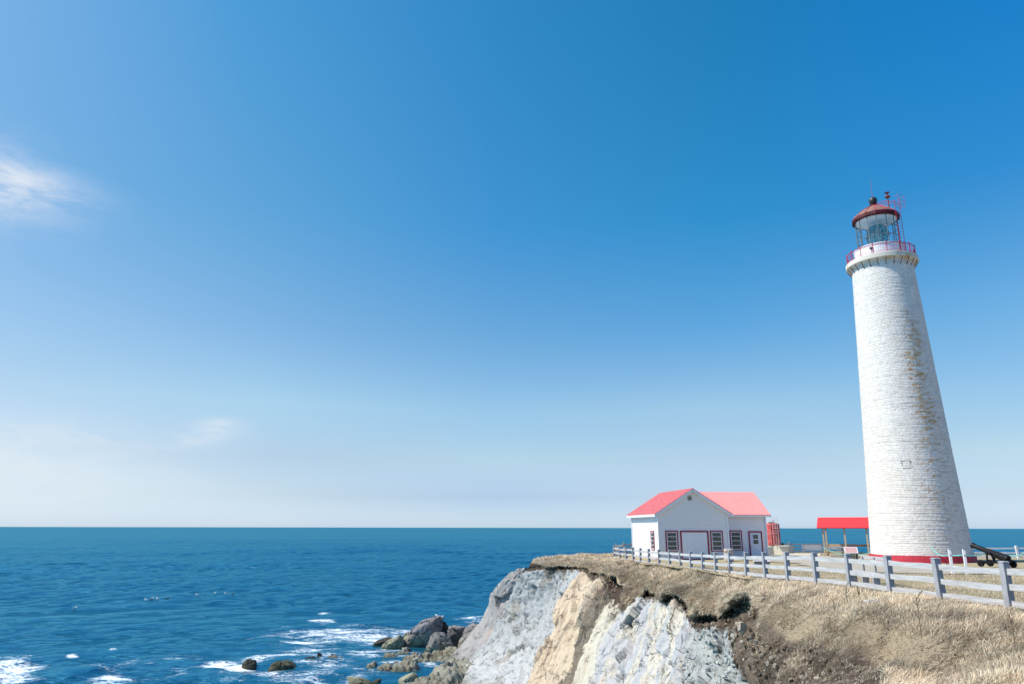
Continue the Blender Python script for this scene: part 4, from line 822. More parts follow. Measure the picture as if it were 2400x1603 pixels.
roofslope((GW / 2, wy0, ez), (wx1 + OV, wy0, ez), (wx1 + OV, ym, rz_ - .02), (GW / 2, ym, rz_ - .02), 'roof')
roofslope((GW / 2, DP + OV, ez), (wx1 + OV, DP + OV, ez), (wx1 + OV, ym, rz_ - .02), (GW / 2, ym, rz_ - .02), 'roof')
for s_ in (-1, 1):                                            # rake boards of the front gable
    m = MB(); xx = GW / 2 + s_ * (GW / 2 + OV); m.bar((xx, -OV + .02, ez - .16), (GW / 2, -OV + .02, rz_ - .16), .035, .22, up=(0, 0, 1)); m.build('rake_board', WHITEP, hs)
    m = MB(); m.add(*slab((xx, -OV + .04, ez - .14), (xx, .0, ez - .14), (GW / 2, 0, rz_ - .14), (GW / 2, -OV + .04, rz_ - .14), .03)[:2]); m.build('soffit', WHITEP, hs)
m = MB(); m.box((-OV + .02, DP / 2, ez - .14), (.04, DP + 2 * OV, .19)); m.build('fascia_board', WHITEP, hs)
m = MB(); m.box(((GW + OV + wx1 + OV) / 2, wy0 + .02, ez - .12), (wx1 - GW, .04, .14)); m.build('fascia_board', WHITEP, hs)
m = MB(); m.box((wx1 + OV - .02, ym, (ez + rz_) / 2 - .1), (.03, .03, .03)) if False else None
for s_ in (-1, 1):
    m = MB(); yy = ym + s_ * (ym - wy0); m.bar((wx1 + OV - .03, yy, ez - .13), (wx1 + OV - .03, ym, rz_ - .15), .035, .18); m.build('rake_board', WHITEP, hs)
m = MB(); m.box((3.05, -.02, 5.35), (.36, .05, .38)); vn_ = m.build('gable_vent', simple('vent_tan', (.42, .39, .27), .7, .05, 4, .001), hs)
m = MB()
for k in range(6): m.box((3.05, -.055, 5.2 + k * .06), (.32, .02, .02))
m.build('louvre', CONCD, vn_)
def window(x0, x1, z0, z1, side='f', y=0.0, panes=4, name='window'):
    T = (lambda a, b, z: (a, y - b, z)) if side == 'f' else (lambda a, b, z: (-b, a, z))
    S = (lambda w, t, h: (w, t, h)) if side == 'f' else (lambda w, t, h: (t, w, h))
    fw = .10; w = x1 - x0; h = z1 - z0; xc = (x0 + x1) / 2; zc = (z0 + z1) / 2; m = MB()
    m.box(T(xc, .03, z1 - fw / 2), S(w, .07, fw)); m.box(T(xc, .03, z0 + .03), S(w, .07, .06)); m.box(T(x0 + fw / 2, .028, zc), S(fw, .066, h - .02)); m.box(T(x1 - fw / 2, .028, zc), S(fw, .066, h - .02))
    f = m.build(name, REDTRIM, hs)
    m = MB(); m.box(T(xc, .012, zc), S(w - 2 * fw, .02, h - .16)); m.build('glass', GLASS.m, f)
    m = MB(); iw = w - 2 * fw; ih = h - .18; b = .075
    m.box(T(x0 + fw + b / 2, .022, zc), S(b, .034, ih)); m.box(T(x1 - fw - b / 2, .022, zc), S(b, .034, ih))
    m.box(T(xc, .0225, z1 - fw - b / 2), S(iw, .035, b)); m.box(T(xc, .0225, z0 + .06 + b / 2), S(iw, .035, b))
    for k in range(1, panes): m.box(T(xc, .021, z0 + .06 + (h - .16) * k / panes), S(iw, .03, .045))
    m.build('sash', BAR, f); return f
window(.60, 1.76, .72, 2.50); window(4.76, 5.93, .72, 2.50)
window(7.72, 8.92, .72, 2.52, y=2.72); window(1.30, 2.32, .80, 2.48, side='l')
# double door of the front gable
m = MB()
m.box((3.28, -.03, 2.44), (2.62, .08, .12)); m.box((2.03, -.028, 1.2), (.12, .076, 2.42)); m.box((4.53, -.028, 1.2), (.12, .076, 2.42)); fd = m.build('garage_door', REDTRIM, hs)
m = MB(); m.box((2.68, -.012, 1.21), (1.17, .03, 2.36)); m.box((3.88, -.012, 1.21), (1.17, .03, 2.36)); m.box((3.28, -.014, 1.21), (.025, .02, 2.36)); m.build('door_leaf', WHITEP, fd)
m = MB(); y_ = 2.72
m.box((10.25, y_ - .03, 2.40), (1.32, .08, .11)); m.box((9.64, y_ - .028, 1.15), (.10, .076, 2.42)); m.box((10.86, y_ - .028, 1.15), (.10, .076, 2.42)); sdoor = m.build('side_door', REDTRIM, hs)
m = MB(); m.box((10.25, y_ - .012, 1.17), (1.10, .03, 2.34)); m.build('door_leaf', simple('door_paint', (.62, .66, .72), .5, .03, 2, .0005), sdoor)
m = MB(); m.box((10.25, y_ - .03, 1.72), (.62, .02, .98)); m.build('door_glass_frame', BAR, sdoor)
m = MB(); m.box((10.25, y_ - .043, 1.95), (.50, .012, .38)); m.box((10.25, y_ - .043, 1.49), (.50, .012, .38)); m.build('door_glass', GLASS.m, sdoor)
m = MB(); m.tube((9.80, y_ - .02, 1.05), (9.80, y_ - .12, 1.05), .03); m.build('door_knob', DARKM, sdoor)
m = MB(); m.box((GW / 2, -.02, .03), (GW + .1, .05, .17)); m.box((-.02, DP / 2, .03), (.05, DP + .1, .17)); m.box(((GW + wx1) / 2, y_ - .02, .03), (wx1 - GW, .05, .17)); m.build('skirting_board', REDTRIM, hs)
m = MB(); m.box((.12, -.06, EA - .12), (.1, .1, .07)); m.build('floodlight', DARKM, hs)

# ------------------------------------------------------------------ fences
def make_fence(name, pts, hts, label, matp, matr, post=.17, rails=(.97, .575, .19), rh=.148, side=0.0, tiltseed=1, group=None, capm=True):
    e = empty(name, (pts[0][0], pts[0][1], hts[0][0]), label=label, cat='fence', group=group); o = Vector(e.location); r3 = random.Random(tiltseed)
    for i, (p, (zb, zt)) in enumerate(zip(pts, hts)):
        a = Vector(pts[max(i - 1, 0)]); b = Vector(pts[min(i + 1, len(pts) - 1)]); an = math.atan2((b - a).y, (b - a).x) - math.pi / 2
        tx, ty = r3.uniform(-.03, .03), r3.uniform(-.035, .035); h = zt - zb + .4
        M = Matrix.Rotation(tx, 3, 'X') @ Matrix.Rotation(ty, 3, 'Y') @ Matrix.Rotation(an + r3.uniform(-.05, .05), 3, 'Z')
        m = MB(); w = post * r3.uniform(.95, 1.06); m.box((0, 0, 0), (w, w, h), M=M)
        if capm: m.box(M @ Vector((0, 0, h / 2 + .008)), (w * 1.12, w * 1.12, .016), M=M); m.box(M @ Vector((0, 0, h / 2 + .026)), (w * 1.1, w * 1.1, .02), M=M, taper=.75)
        q = m.build('post', matp, e); q.location = (p[0] - o.x, p[1] - o.y, zb - .4 + h / 2 - o.z)
    for i in range(len(pts) - 1):
        a = Vector((*pts[i], 0)); b = Vector((*pts[i + 1], 0)); d = (b - a).normalized(); nrm_ = Vector((-d.y, d.x, 0)) * side
        for rz0 in rails:
            za = hts[i][1] - (1.18 - rz0) * (hts[i][1] - hts[i][0]) / 1.18 + r3.uniform(-.02, .02); zb_ = hts[i + 1][1] - (1.18 - rz0) * (hts[i + 1][1] - hts[i + 1][0]) / 1.18 + r3.uniform(-.02, .02)
            n = 10; vs = []; r_a = r3.uniform(-.015, .015); r_b = r3.uniform(0, 6)
            for k in range(n + 1):
                t = k / n; c = a.lerp(b, t) + nrm_; c.z = za + (zb_ - za) * t + r_a * math.sin(math.pi * t) + .006 * math.sin(t * 9 + r_b)
                hh = rh / 2 * (1 + .06 * math.sin(t * 7 + r_b)); th = .022; nn_ = Vector((-d.y, d.x, 0)) * th
                vs += [c - nn_ + Vector((0, 0, -hh)), c + nn_ + Vector((0, 0, -hh)), c + nn_ + Vector((0, 0, hh)), c - nn_ + Vector((0, 0, hh))]
            vs = [v - o for v in vs]; fs = [(4 * k + q, 4 * k + (q + 1) % 4, 4 * k + 4 + (q + 1) % 4, 4 * k + 4 + q) for k in range(n) for q in range(4)] + [(0, 1, 2, 3), (4 * n, 4 * n + 1, 4 * n + 2, 4 * n + 3)]
            m = MB(); m.add(vs, fs); m.build('rail', matr, e)
    return e
fp = [(x, y) for x, y in zip(FX, FY)] + [(12.58, 16.25), (12.75, 13.7)]
fh = [(z - 1.17 + CZ, z + CZ) for z in FZT] + [(CZ - 1.98, CZ - .81), (CZ - 1.97, CZ - .80)]
def woodrail(): 
    m = Mat('bleached_rail_wood'); sp_ = m.co((1, .06, 1)); n = m.noise(14, 6, .7, sp_); b = m.noise(1.3, 5, .6, m.co((1, 1, 1))); v_ = m.noise(7, 2, .5, m.co((1, 1, 1)))
    cc = m.mix(m.ramp(n, (.3, 0), (.62, 1)), (.27, .265, .26), (.52, .51, .495)); cc = m.mix(m.ramp(b, (.4, 0), (.7, .5)), cc, (.46, .47, .49)); cc = m.mix(m.ramp(v_, (.70, 0), (.76, .6)), cc, (.80, .80, .80))
    m.setp(Base_Color=cc, Roughness=.88); m.bump(n, .006); return m.m
RAILW = woodrail()
make_fence('wooden_fence', fp, fh, 'long weathered grey post-and-rail fence running along the cliff-top grass', GREYW, RAILW, side=0)
bp = [(9.9, 70.6), (11.4, 75.5), (13.0, 80.5), (15.2, 85.5), (18.5, 88.8), (22.2, 91.4), (26.2, 93.6), (30.8, 94.4), (35.4, 94.6), (40, 94.2)]
make_fence('wooden_fence', bp, [(float(gz(x, y)), float(gz(x, y)) + 1.2) for x, y in bp], 'far weathered three-rail fence along the seaward edge behind the house', GREYW, wood('dull_rail_wood', (.42, .42, .42), (.28, .28, .28), 'X'), rh=.15, tiltseed=3)
bp = [(43.2, 70.2), (47.3, 69.6), (51.4, 69), (55.5, 68.4), (59.6, 67.8)]
make_fence('wooden_fence', bp, [(float(gz(x, y)) - .05, float(gz(x, y)) + 1.12) for x, y in bp], 'white-painted rail fence against the sea right of the lighthouse', WHITEP, WHITEP, rh=.14, tiltseed=4)

# ------------------------------------------------------------------ picnic shelter
RED2 = simple('bright_red_roof_paint', (.86, .045, .05), .55, .06, 2, .002)
c = at(1932, 1302.4, Y=73.6); sx0, sy0 = c[0] + .05, c[1]; sz = float(gz(sx0 + 2, sy0))
sh_ = empty('picnic_shelter', (sx0, sy0, sz), R(-29), label='open timber picnic shelter with bright red roof left of the lighthouse', cat='shelter')
SW, SDP, SH = 4.02, 2.5, 2.72
for x in (.05, SW * .5, SW - .05):
    for y in (0, SDP):
        if y and 1 < x < 4: continue
        m = MB(); m.box((x, y, SH / 2 - .1), (.15, .15, SH + .2)); m.build('post', TANW, sh_)
for y in (0, SDP): m = MB(); m.box((SW / 2, y, SH + .02), (SW + .2, .10, .16)); m.build('beam', TANW, sh_)
hz_ = 1.02
for s_ in (0, 1):
    ya, yb = (-.35, SDP / 2) if s_ == 0 else (SDP + .35, SDP / 2); m = MB(); v, f, n = slab((-.45, ya, SH + .02), (SW + .7, ya, SH + .02), (SW + .7, yb, SH + hz_), (-.45, yb, SH + hz_), .09); m.add(v, f); m.build('roof', RED2, sh_)
m = MB(); m.prism([(0, 0), (.001, 0), (.0005, .001)], 0, .001) if False else None
for x in (.0, SW):
    m = MB(); m.add([(x, -.1, SH + .1), (x, SDP + .1, SH + .1), (x, SDP / 2, SH + hz_ - .12), (x + .03, -.1, SH + .1), (x + .03, SDP + .1, SH + .1), (x + .03, SDP / 2, SH + hz_ - .12)], [(0, 1, 2), (3, 5, 4), (0, 3, 4, 1), (1, 4, 5, 2), (2, 5, 3, 0)]); m.build('gable_board', RED2, sh_)
m = MB(); m.bar((0, SDP, 1.02), (SW, SDP, 1.02), .05, .22); m.build('back_rail', TANW, sh_)
m = MB(); m.bar((0, SDP, .28), (SW, SDP, .28), .05, .16); m.build('back_rail', TANW, sh_)
m = MB(); m.bar((SW, 0, 1.02), (SW, SDP, 1.02), .05, .16); m.build('side_rail', TANW, sh_)
def picnic_table(loc, rz, label, mat, L=1.8):
    e = empty('picnic_table', loc, rz, label=label, cat='picnic table')
    m = MB()
    for k in range(5): m.box((0, -.32 + .16 * k, .76), (L, .145, .04))
    m.build('tabletop', mat, e)
    for s_ in (-1, 1):
        m = MB(); m.box((0, s_ * .68, .45), (L, .26, .04)); m.build('bench_plank', mat, e)
        m = MB(); x = s_ * (L / 2 - .28); m.bar((x, -.55, 0), (x, -.2, .74), .05, .1, up=(1, 0, 0)); m.bar((x, .55, 0), (x, .2, .74), .05, .1, up=(1, 0, 0)); m.box((x + .05, 0, .40), (.04, 1.55, .1)); m.build('leg', mat, e)
    return e
wp = lambda lx, ly: (sx0 + lx * math.cos(R(-29)) - ly * math.sin(R(-29)), sy0 + lx * math.sin(R(-29)) + ly * math.cos(R(-29)), sz + .0)
picnic_table(wp(.85, 1.2), R(-29), 'pale timber picnic table under the red-roofed shelter', TANW, 1.9)

# ------------------------------------------------------------------ red tank on its plinth
c = at(1812, 1300, Y=80); tz0 = float(gz(c[0], c[1]))
pl = empty('concrete_plinth', (c[0] + .6, c[1], tz0), R(-34), label='cream concrete plinth with side steps carrying the red tank', cat='plinth')
m = MB(); m.box((0, .2, .46), (2.7, 2.0, 1.1)); m.build('block', simple('pale_concrete', (.66, .62, .50), .9, .1, 2, .005), pl, bevel=.01)
m = MB(); m.box((-.62, -.81, .42), (.62, .03, .78)); m.build('access_hatch', CONCD, pl)
m = MB()
for k in range(5): m.box((.95 - .0 * k + .11 * (4 - k) * 0 + .07 * (k), -1.0 - .13 * (4 - k) + .0, .10 + .2 * k - .02), (1.15 - .12 * (4 - k) * .5, .5, .19)) if False else m.box((.86 + (.07 * (4 - k)), -.93, .07 + .2 * k), (1.0 - .14 * (4 - k), .28 , .17))
m.build('stair', simple('stair_grey', (.27, .28, .25), .9, .2, 4, .006), pl)
TANK = simple('weathered_red_tank_paint', (.62, .16, .15), .6, .2, 1.6, .004, c2=(.40, .025, .03), lo=.35, hi=.7)
tk = empty('storage_tank', (c[0] + .18, c[1] + .2, tz0 + 1.01), R(-8), label='faded red cylindrical storage tank with white ladder beside the house', cat='tank')
m = MB(); m.lathe([(.80, 0), (.80, 2.12), (.77, 2.20), (.70, 2.25), (.25, 2.30), (0, 2.30)], 40); m.build('tank_body', TANK, tk, 40)
m = MB(); m.ring(.80, .83, .02, .08, 40); m.ring(.80, .825, 1.08, 1.11, 40); m.build('hoop', TANK, tk)
m = MB(); m.lathe([(.30, 2.28), (.30, 2.38), (.26, 2.42), (0, 2.42)], 20); m.build('hatch', DARKM, tk, 40)
m = MB(); m.path([(.12 * math.cos(t) + .18, -.1, 2.42 + .2 * math.sin(t)) for t in [math.pi * k / 8 for k in range(9)]], .02); m.build('hatch_handle', RAILRED, tk)
LADM = simple('pale_pink_ladder', (.62, .50, .46), .5, .1, 4, .001)
m = MB()
for x in (-.10, .42): m.tube((x, -.96, -.05), (x, -.96, 3.05), .022, 6)
for k in range(9): m.tube((-.10, -.96, .15 + .27 * k), (.42, -.96, .15 + .27 * k), .016, 5)
m.build('ladder', LADM, tk)
m = MB()
for x in (-.30, .24): m.tube((x, -.78, .02), (x, -.78, 3.0), .016, 5)
m.build('guide_pipe', LADM, tk)
m = MB(); m.box((.22, -.815, 1.78), (.24, .02, .10)); m.build('plate', WHITEP, tk)
m = MB(); m.tube((.86, -.2, .1), (1.02, -.3, .12), .12, 12); m.build('valve', DARKM, tk, 40)

# ------------------------------------------------------------------ benches, table, sign, barrel, blocks
def bench(loc, rz, label, mat, L=1.9, group=None, back=(.62, .82), nb=1, armrest=True):
    e = empty('bench', loc, rz, label=label, cat='bench', group=group)
    m = MB()
    for k in range(3): m.box((0, -.16 + .15 * k, .45), (L, .135, .045))
    m.build('seat', mat, e)
    m = MB(); n = len(back)
    for z in back: m.box((0, .26 + (z - .6) * .2, z), (L, .035, .17), M=Matrix.Rotation(R(-10), 3, 'X'))
    m.build('backrest', mat, e)
    for x in (-L / 2 + .12, L / 2 - .12):
        m = MB(); m.box((x, -.18, .21), (.09, .09, .43)); m.bar((x, .24, 0), (x, .34, back[-1] + .1), .09, .08, up=(1, 0, 0)); m.box((x, .02, .39), (.07, .45, .07))
        if armrest: m.box((x, 0, .66), (.08, .5, .04)); m.box((x, -.2, .55), (.07, .07, .22))
        m.build('leg', mat, e)
    return e
c = at(1905, 1296, Y=84); bench((c[0], c[1], float(gz(c[0], c[1]))), R(-20), 'grey slatted bench facing the house in front of the far fence', GREYW, 2.1, 'grey benches by the far fence', back=(.60, .78, .94))
c = at(1966, 1296, Y=87); bench((c[0], c[1], float(gz(c[0], c[1]))), R(-24), 'grey slatted bench seen through the red-roofed shelter', GREYW, 2.1, 'grey benches by the far fence', back=(.60, .78, .94))
# long bench just inside the fence
e = empty('bench', (14.0, 29.6, float(gz(14, 29.6)) + .0), R(88), label='long low plank bench just inside the near part of the fence', cat='bench')
m = MB(); m.box((0, .12, .47), (2.7, .30, .06)); m.build('seat', RAILW, e)
m = MB(); m.box((0, -.34, .80), (2.2, .045, .17)); m.build('backrest', RAILW, e)
m = MB(); m.box((0, -.36, 1.00), (2.2, .045, .12)); m.build('backrest', RAILW, e)
for x in (-1.1, -.15, .9):
    m = MB(); m.box((x, .12, .2), (.13, .24, .48)); m.build('leg', GREYW, e)
    m = MB(); m.box((x, -.32, .5), (.09, .06, 1.05)); m.build('leg', GREYW, e)
# interpretive sign
c = at(1996, 1303, Y=62.5); z = float(gz(c[0], c[1]))
e = empty('information_sign', (c[0], c[1], z), R(-20), label='slanted reddish information panel on a slatted wooden stand before the shelter', cat='sign')
m = MB()
for k in range(7): m.box((-.36 + .12 * k, .05, .32), (.09, .05, .72))
m.box((.44, 0, .34), (.09, .35, .78)); m.box((-.44, 0, .34), (.09, .35, .78)); m.build('stand', wood('dark_stand_wood', (.20, .18, .15), (.11, .10, .085)), e)
Ms = Matrix.Rotation(R(35), 3, 'X')
m = MB(); m.box((0, -.02, .90), (1.02, .82, .035), M=Ms); m.build('frame', simple('sign_frame', (.68, .60, .58), .6, .05, 4, .001), e)
SG = Mat('sign_face'); cS = SG.co((1, 1, 1)); nS = SG.noise(9, 3, .6, SG.co((2.2, 9, 9))); SG.setp(Base_Color=SG.mix(SG.ramp(nS, (.45, 0), (.62, .5)), (.46, .26, .24), (.62, .44, .40)), Roughness=.4)
m = MB(); m.box(Ms @ Vector((0, 0, .022)) + Vector((0, -.02, .90)), (.88, .68, .012), M=Ms); m.build('panel', SG.m, e)
# ribbed barrel by the house corner
c = at(1709, 1313, Y=61.8); z = float(gz(c[0], c[1]))
e = empty('litter_barrel', (c[0], c[1], z), 0, label='pale ribbed barrel standing by the corner of the white house', cat='barrel')
m = MB(); n = 72; prof = [(0, 0), (.34, 0), (.36, .04), (.36, .95), (.33, .98), (.30, .97), (.30, .6), (0, .6)]
vs = [(r * (1 + (.05 * math.cos(18 * 2 * math.pi * k / n) if r > .32 else 0)) * math.cos(2 * math.pi * k / n), r * (1 + (.05 * math.cos(18 * 2 * math.pi * k / n) if r > .32 else 0)) * math.sin(2 * math.pi * k / n), z_) for r, z_ in prof for k in range(n)]
m.add(vs, [(i * n + k, i * n + (k + 1) % n, (i + 1) * n + (k + 1) % n, (i + 1) * n + k) for i in range(len(prof) - 1) for k in range(n)]); m.build('barrel_body', simple('barrel_slats', (.55, .50, .44), .8, .12, 8, .004), e)
m = MB(); m.ring(.375, .39, .25, .29, 48); m.ring(.375, .39, .72, .76, 48); m.build('hoop', RUST, e)
c = at(1781, 1322.5, Y=53); z = float(gz(c[0], c[1]))
e = empty('low_bench', (c[0] + .15, c[1], z), R(-12), label='low dark-sided block seat with pale top on the lawn before the side door', cat='bench')
m = MB(); m.box((0, 0, .30), (1.15, .46, .06)); m.build('seat', WHITEP, e, bevel=.008)
m = MB(); m.box((0, 0, .12), (1.06, .40, .30)); m.build('base', CONCD, e)
e = empty('timber_edging', (27, 79, float(gz(27, 79))), 0, label='pale timber edging beam on the ground before the far benches', cat='edging')
m = MB(); a = at(1846, 1300, Y=78.5); b = at(1925, 1303, Y=76); a[2] = gz(a[0], a[1]) + .08; b[2] = gz(b[0], b[1]) + .08
m.bar(Vector(a) - e.location, Vector(b) - e.location, .2, .2); m.build('beam', simple('edging_paint', (.62, .58, .50), .8, .1, 3, .003), e)
a = at(1948, 1304.5, Y=71); b = at(1985, 1305.5, Y=70)
e = empty('timber_sleeper', (a[0], a[1], float(gz(a[0], a[1]))), 0, label='dark timber sleeper on the ground between the shelter and the sign', cat='sleeper')
m = MB(); m.bar((0, 0, .09), (b[0] - a[0], b[1] - a[1], .09), .25, .2); m.build('beam', CONCD, e)

# ------------------------------------------------------------------ rope barrier
ROPE = simple('turquoise_rope', (.16, .60, .56), .7, .1, 20, .002)
PW = simple('white_post_paint', (.74, .75, .77), .6, .05, 3, .002)
c1 = at(2233, 1342, Y=39.5); c2 = at(2267, 1345, Y=38.8)
tops = []
for i, (c, lb) in enumerate(((c1, 'white slanted-top rope post left of the pair before the lighthouse base'), (c2, 'white slanted-top rope post nearest the cannon'))):
    z = float(gz(c[0], c[1])); e = empty('rope_post', (c[0], c[1], z), R(-20), label=lb, cat='post', group='white rope posts')
    m = MB(); m.box((0, 0, .52), (.13, .15, 1.24)); v = m.v
    m.v = [(x, y, zz2 + (.10 if (zz2 > 1 and x < 0) else 0)) for x, y, zz2 in v]; m.build('post_body', PW, e, bevel=.008)
    m = MB(); m.tube((0, .09, .93), (0, -.09, .93), .03, 8); m.build('rope_ring', DARKM, e); tops.append(Vector((c[0], c[1] + .1, z + .93)))
def sag(a, b, s, n=18): return [Vector(a).lerp(Vector(b), k / n) - Vector((0, 0, s * 4 * (k / n) * (1 - k / n))) for k in range(n + 1)]
def rope(pts, label, r=.028):
    o = Vector(pts[0]); e = MB(); e.path([p - o for p in pts], r, 6); q = e.build('rope', ROPE, None, 60); q.location = o; return tag(q, label, 'rope', 'turquoise barrier ropes')
tw = Vector((TX + 3.6 * math.cos(view_a - .55), TY + 3.6 * math.sin(view_a - .55), TZ + .95))
far_r = Vector(at(2420, 1286, Y=52)); 
mid = at(2322, 1288, Y=56)
rope(sag(tops[1], mid, .18) + sag(mid, far_r, .45)[1:], 'turquoise rope sagging behind the black cannon')
rope(sag(tops[0], tops[1], .02), 'short turquoise rope between the two white rope posts')
twr = Vector((TX - 1.2, TY - 3.9, TZ + 1.15)); rope(sag(twr, tops[0], .25), 'turquoise rope in front of the lighthouse left of the white posts')
pa = Vector(at(1929, 1283, Y=73)); pb = Vector(at(2042, 1294, Y=66)); rope(sag(pa, pb, .42), 'turquoise rope swooping from the shelter post to the lighthouse')

# ------------------------------------------------------------------ cannon
BLK = simple('black_gun_paint', (.010, .010, .012), .5, .3, 6, .002, spec=.2)
a = at(2278, 1277, Y=51.0); b = at(2367, 1312, Y=48.6); g = Vector((*(at(2325, 1326, Y=50)[:2]), 0)); g.z = float(gz(g.x, g.y))
cn = empty('cannon', g, 0, label='black cannon on a low wheeled iron carriage right of the lighthouse', cat='cannon')
A_ = Vector(a) - g; B_2 = Vector(b) - g; ax = (A_ - B_2); Lc = ax.length; axn = ax.normalized()
m = MB(); q = axn.to_track_quat('Z', 'Y').to_matrix()
prof = [(0, -.12), (.07, -.10), (.09, -.04), (.05, .02), (.17, .04), (.24, .10), (.25, .18), (.235, .22), (.225, .9), (.20, .95), (.19, 1.5), (.165, 1.55), (.145, Lc - .35), (.15, Lc - .28), (.185, Lc - .10), (.19, Lc - .03), (.16, Lc), (.075, Lc), (.07, Lc - .25), (0, Lc - .25)]
m.lathe([(r * 1.05, z) for r, z in prof], 32); m.v = [tuple(q @ Vector(v) + B_2) for v in m.v]; m.build('barrel', BLK, cn, 35)
hx = Vector((axn.x, axn.y, 0)).normalized(); sd_ = Vector((-hx.y, hx.x, 0)); mid_ = B_2 + ax * .42
for s_ in (-1, 1):
    cpt = Vector((mid_.x, mid_.y, 0)) + sd_ * s_ * .34
    m = MB(); m.bar(cpt - hx * 1.0 + Vector((0, 0, .34)), cpt + hx * .75 + Vector((0, 0, .26)), .08, .14); m.bar(cpt + hx * .28 + Vector((0, 0, .26)), cpt + hx * .20 + Vector((0, 0, mid_.z + .05)), .07, .10, up=sd_); m.bar(cpt - hx * .25 + Vector((0, 0, .26)), cpt - hx * .10 + Vector((0, 0, mid_.z - .05)), .07, .08, up=sd_); m.build('carriage_side', BLK, cn)
    for t in (.68, -.92):
        w = cpt + hx * t + sd_ * s_ * .09; m = MB(); m.tube(w - sd_ * .06 + Vector((0, 0, .22)), w + sd_ * .06 + Vector((0, 0, .22)), .225, 24); m.tube(w - sd_ * .09 + Vector((0, 0, .22)), w + sd_ * .09 + Vector((0, 0, .22)), .07, 12); m.build('wheel', BLK, cn, 35)
for t in (.68, -.92):
    c_m = Vector((mid_.x, mid_.y, .22)) + hx * t; m = MB(); m.tube(c_m - sd_ * .45, c_m + sd_ * .45, .045, 10); m.build('axle', BLK, cn, 40)
m = MB(); m.tube(mid_ - sd_ * .42 + Vector((0, 0, -.02)), mid_ + sd_ * .42 + Vector((0, 0, -.02)), .06, 12); m.build('trunnion', BLK, cn, 40)
m = MB(); c_m = Vector((mid_.x, mid_.y, .4)) - hx * .75; m.box(c_m, (.5, .5, .12), M=Matrix((hx, sd_, (0, 0, 1))).transposed()); m.build('quoin_bed', BLK, cn)

# ------------------------------------------------------------------ stones on the bluff
boulder(1741, 1478, 22, 20, .8, R(20), 41, (.50, .42, .32), label='tan boulder stuck in the bare earth above the rock face', green=0, name='boulder', Yf=29.3, sink=.15, group='stones on the bluff')
boulder(2056, 1412, 46, 9, .8, R(8), 42, (.55, .56, .56), label='flat whitish stone lying in the dry grass below the fence', green=0, Yf=22.6, sink=.1, group='stones on the bluff')

# ------------------------------------------------------------------ gulls
WH = simple('white_feathers', (.82, .82, .82), .7, .03, 5, 0); GY = simple('grey_feathers', (.33, .35, .38), .7, .1, 5, 0); BKF = simple('dark_feathers', (.03, .03, .03), .6, .2, 5, 0); BEAK = simple('yellow_beak', (.7, .45, .05), .5, .1, 5, 0)
def gull(loc, rz, label, group, s=1.0, dark=False):
    e = empty('gull' if not dark else 'sea_duck', loc, rz, label=label, cat='bird', group=group); e.scale = (s, s, s)
    def ell(c, r, tilt=0, n=16, mm=10):
        vs = []; Mr = Matrix.Rotation(tilt, 3, 'Y')
        for i in range(mm + 1):
            ph = math.pi * i / mm
            for k in range(n):
                t = 2 * math.pi * k / n; vs.append(Mr @ Vector((r[0] * math.cos(ph), r[1] * math.sin(ph) * math.cos(t), r[2] * math.sin(ph) * math.sin(t))) + Vector(c))
        return vs, [(i * n + k, i * n + (k + 1) % n, (i + 1) * n + (k + 1) % n, (i + 1) * n + k) for i in range(mm) for k in range(n)]
    m = MB(); m.add(*ell((0, 0, .14), (.25, .10, .10), R(-8))); m.add(*ell((.19, 0, .25), (.07, .05, .09), R(-50))); m.add(*ell((.24, 0, .32), (.065, .05, .05))); m.build('body', BKF if dark else WH, e, 80)
    m = MB(); m.add(*ell((-.06, .075, .17), (.26, .035, .07), R(-3))); m.add(*ell((-.06, -.075, .17), (.26, .035, .07), R(-3))); m.add(*ell((-.30, 0, .15), (.10, .045, .02))); m.build('wing', BKF if dark else GY, e, 80)
    m = MB(); m.tube((.29, 0, .315), (.365, 0, .30), .016, 6, .004); m.build('beak', BEAK, e)
    return e
for i, (px, py, d, lb) in enumerate([(176, 1426, 0, 'white gull floating alone nearest the left edge'), (342, 1407, 0, 'white gull at the left end of the floating trio'), (356, 1404, 0, 'middle white gull of the floating trio'), (369, 1404, 0, 'white gull at the right end of the floating trio'), (392, 1404, 1, 'dark duck right of the floating gull trio'), (462, 1395, 0, 'white gull leading the farther floating group at its left'), (504, 1390.5, 0, 'white gull in the middle of the farther floating group'), (530, 1392, 0, 'large white gull beside the dark duck of the farther group'), (545, 1393, 1, 'dark duck at the right end of the farther group'), (355, 1406.5, 1, 'dark duck just below the gull trio')]):
    c = at(px, py, Z=.02); gull((c[0], c[1], .0), R(random.uniform(-30, 30) + (180 if i % 2 else 0)), lb, 'birds resting on the sea', 1.15 if not d else 1.0, bool(d))
c = at(1031, 1441, Y=88.3); gull((c[0] - .12, c[1] - .6, c[2] - .30), R(160), 'gull perched on the tip of the peaked boulder, left one', 'gulls on the peaked boulder', 1.3)
c = at(1041, 1441, Y=88.6); gull((c[0] - .35, c[1] - .9, c[2] - .42), R(20), 'gull perched on the peaked boulder, right one', 'gulls on the peaked boulder', 1.3)

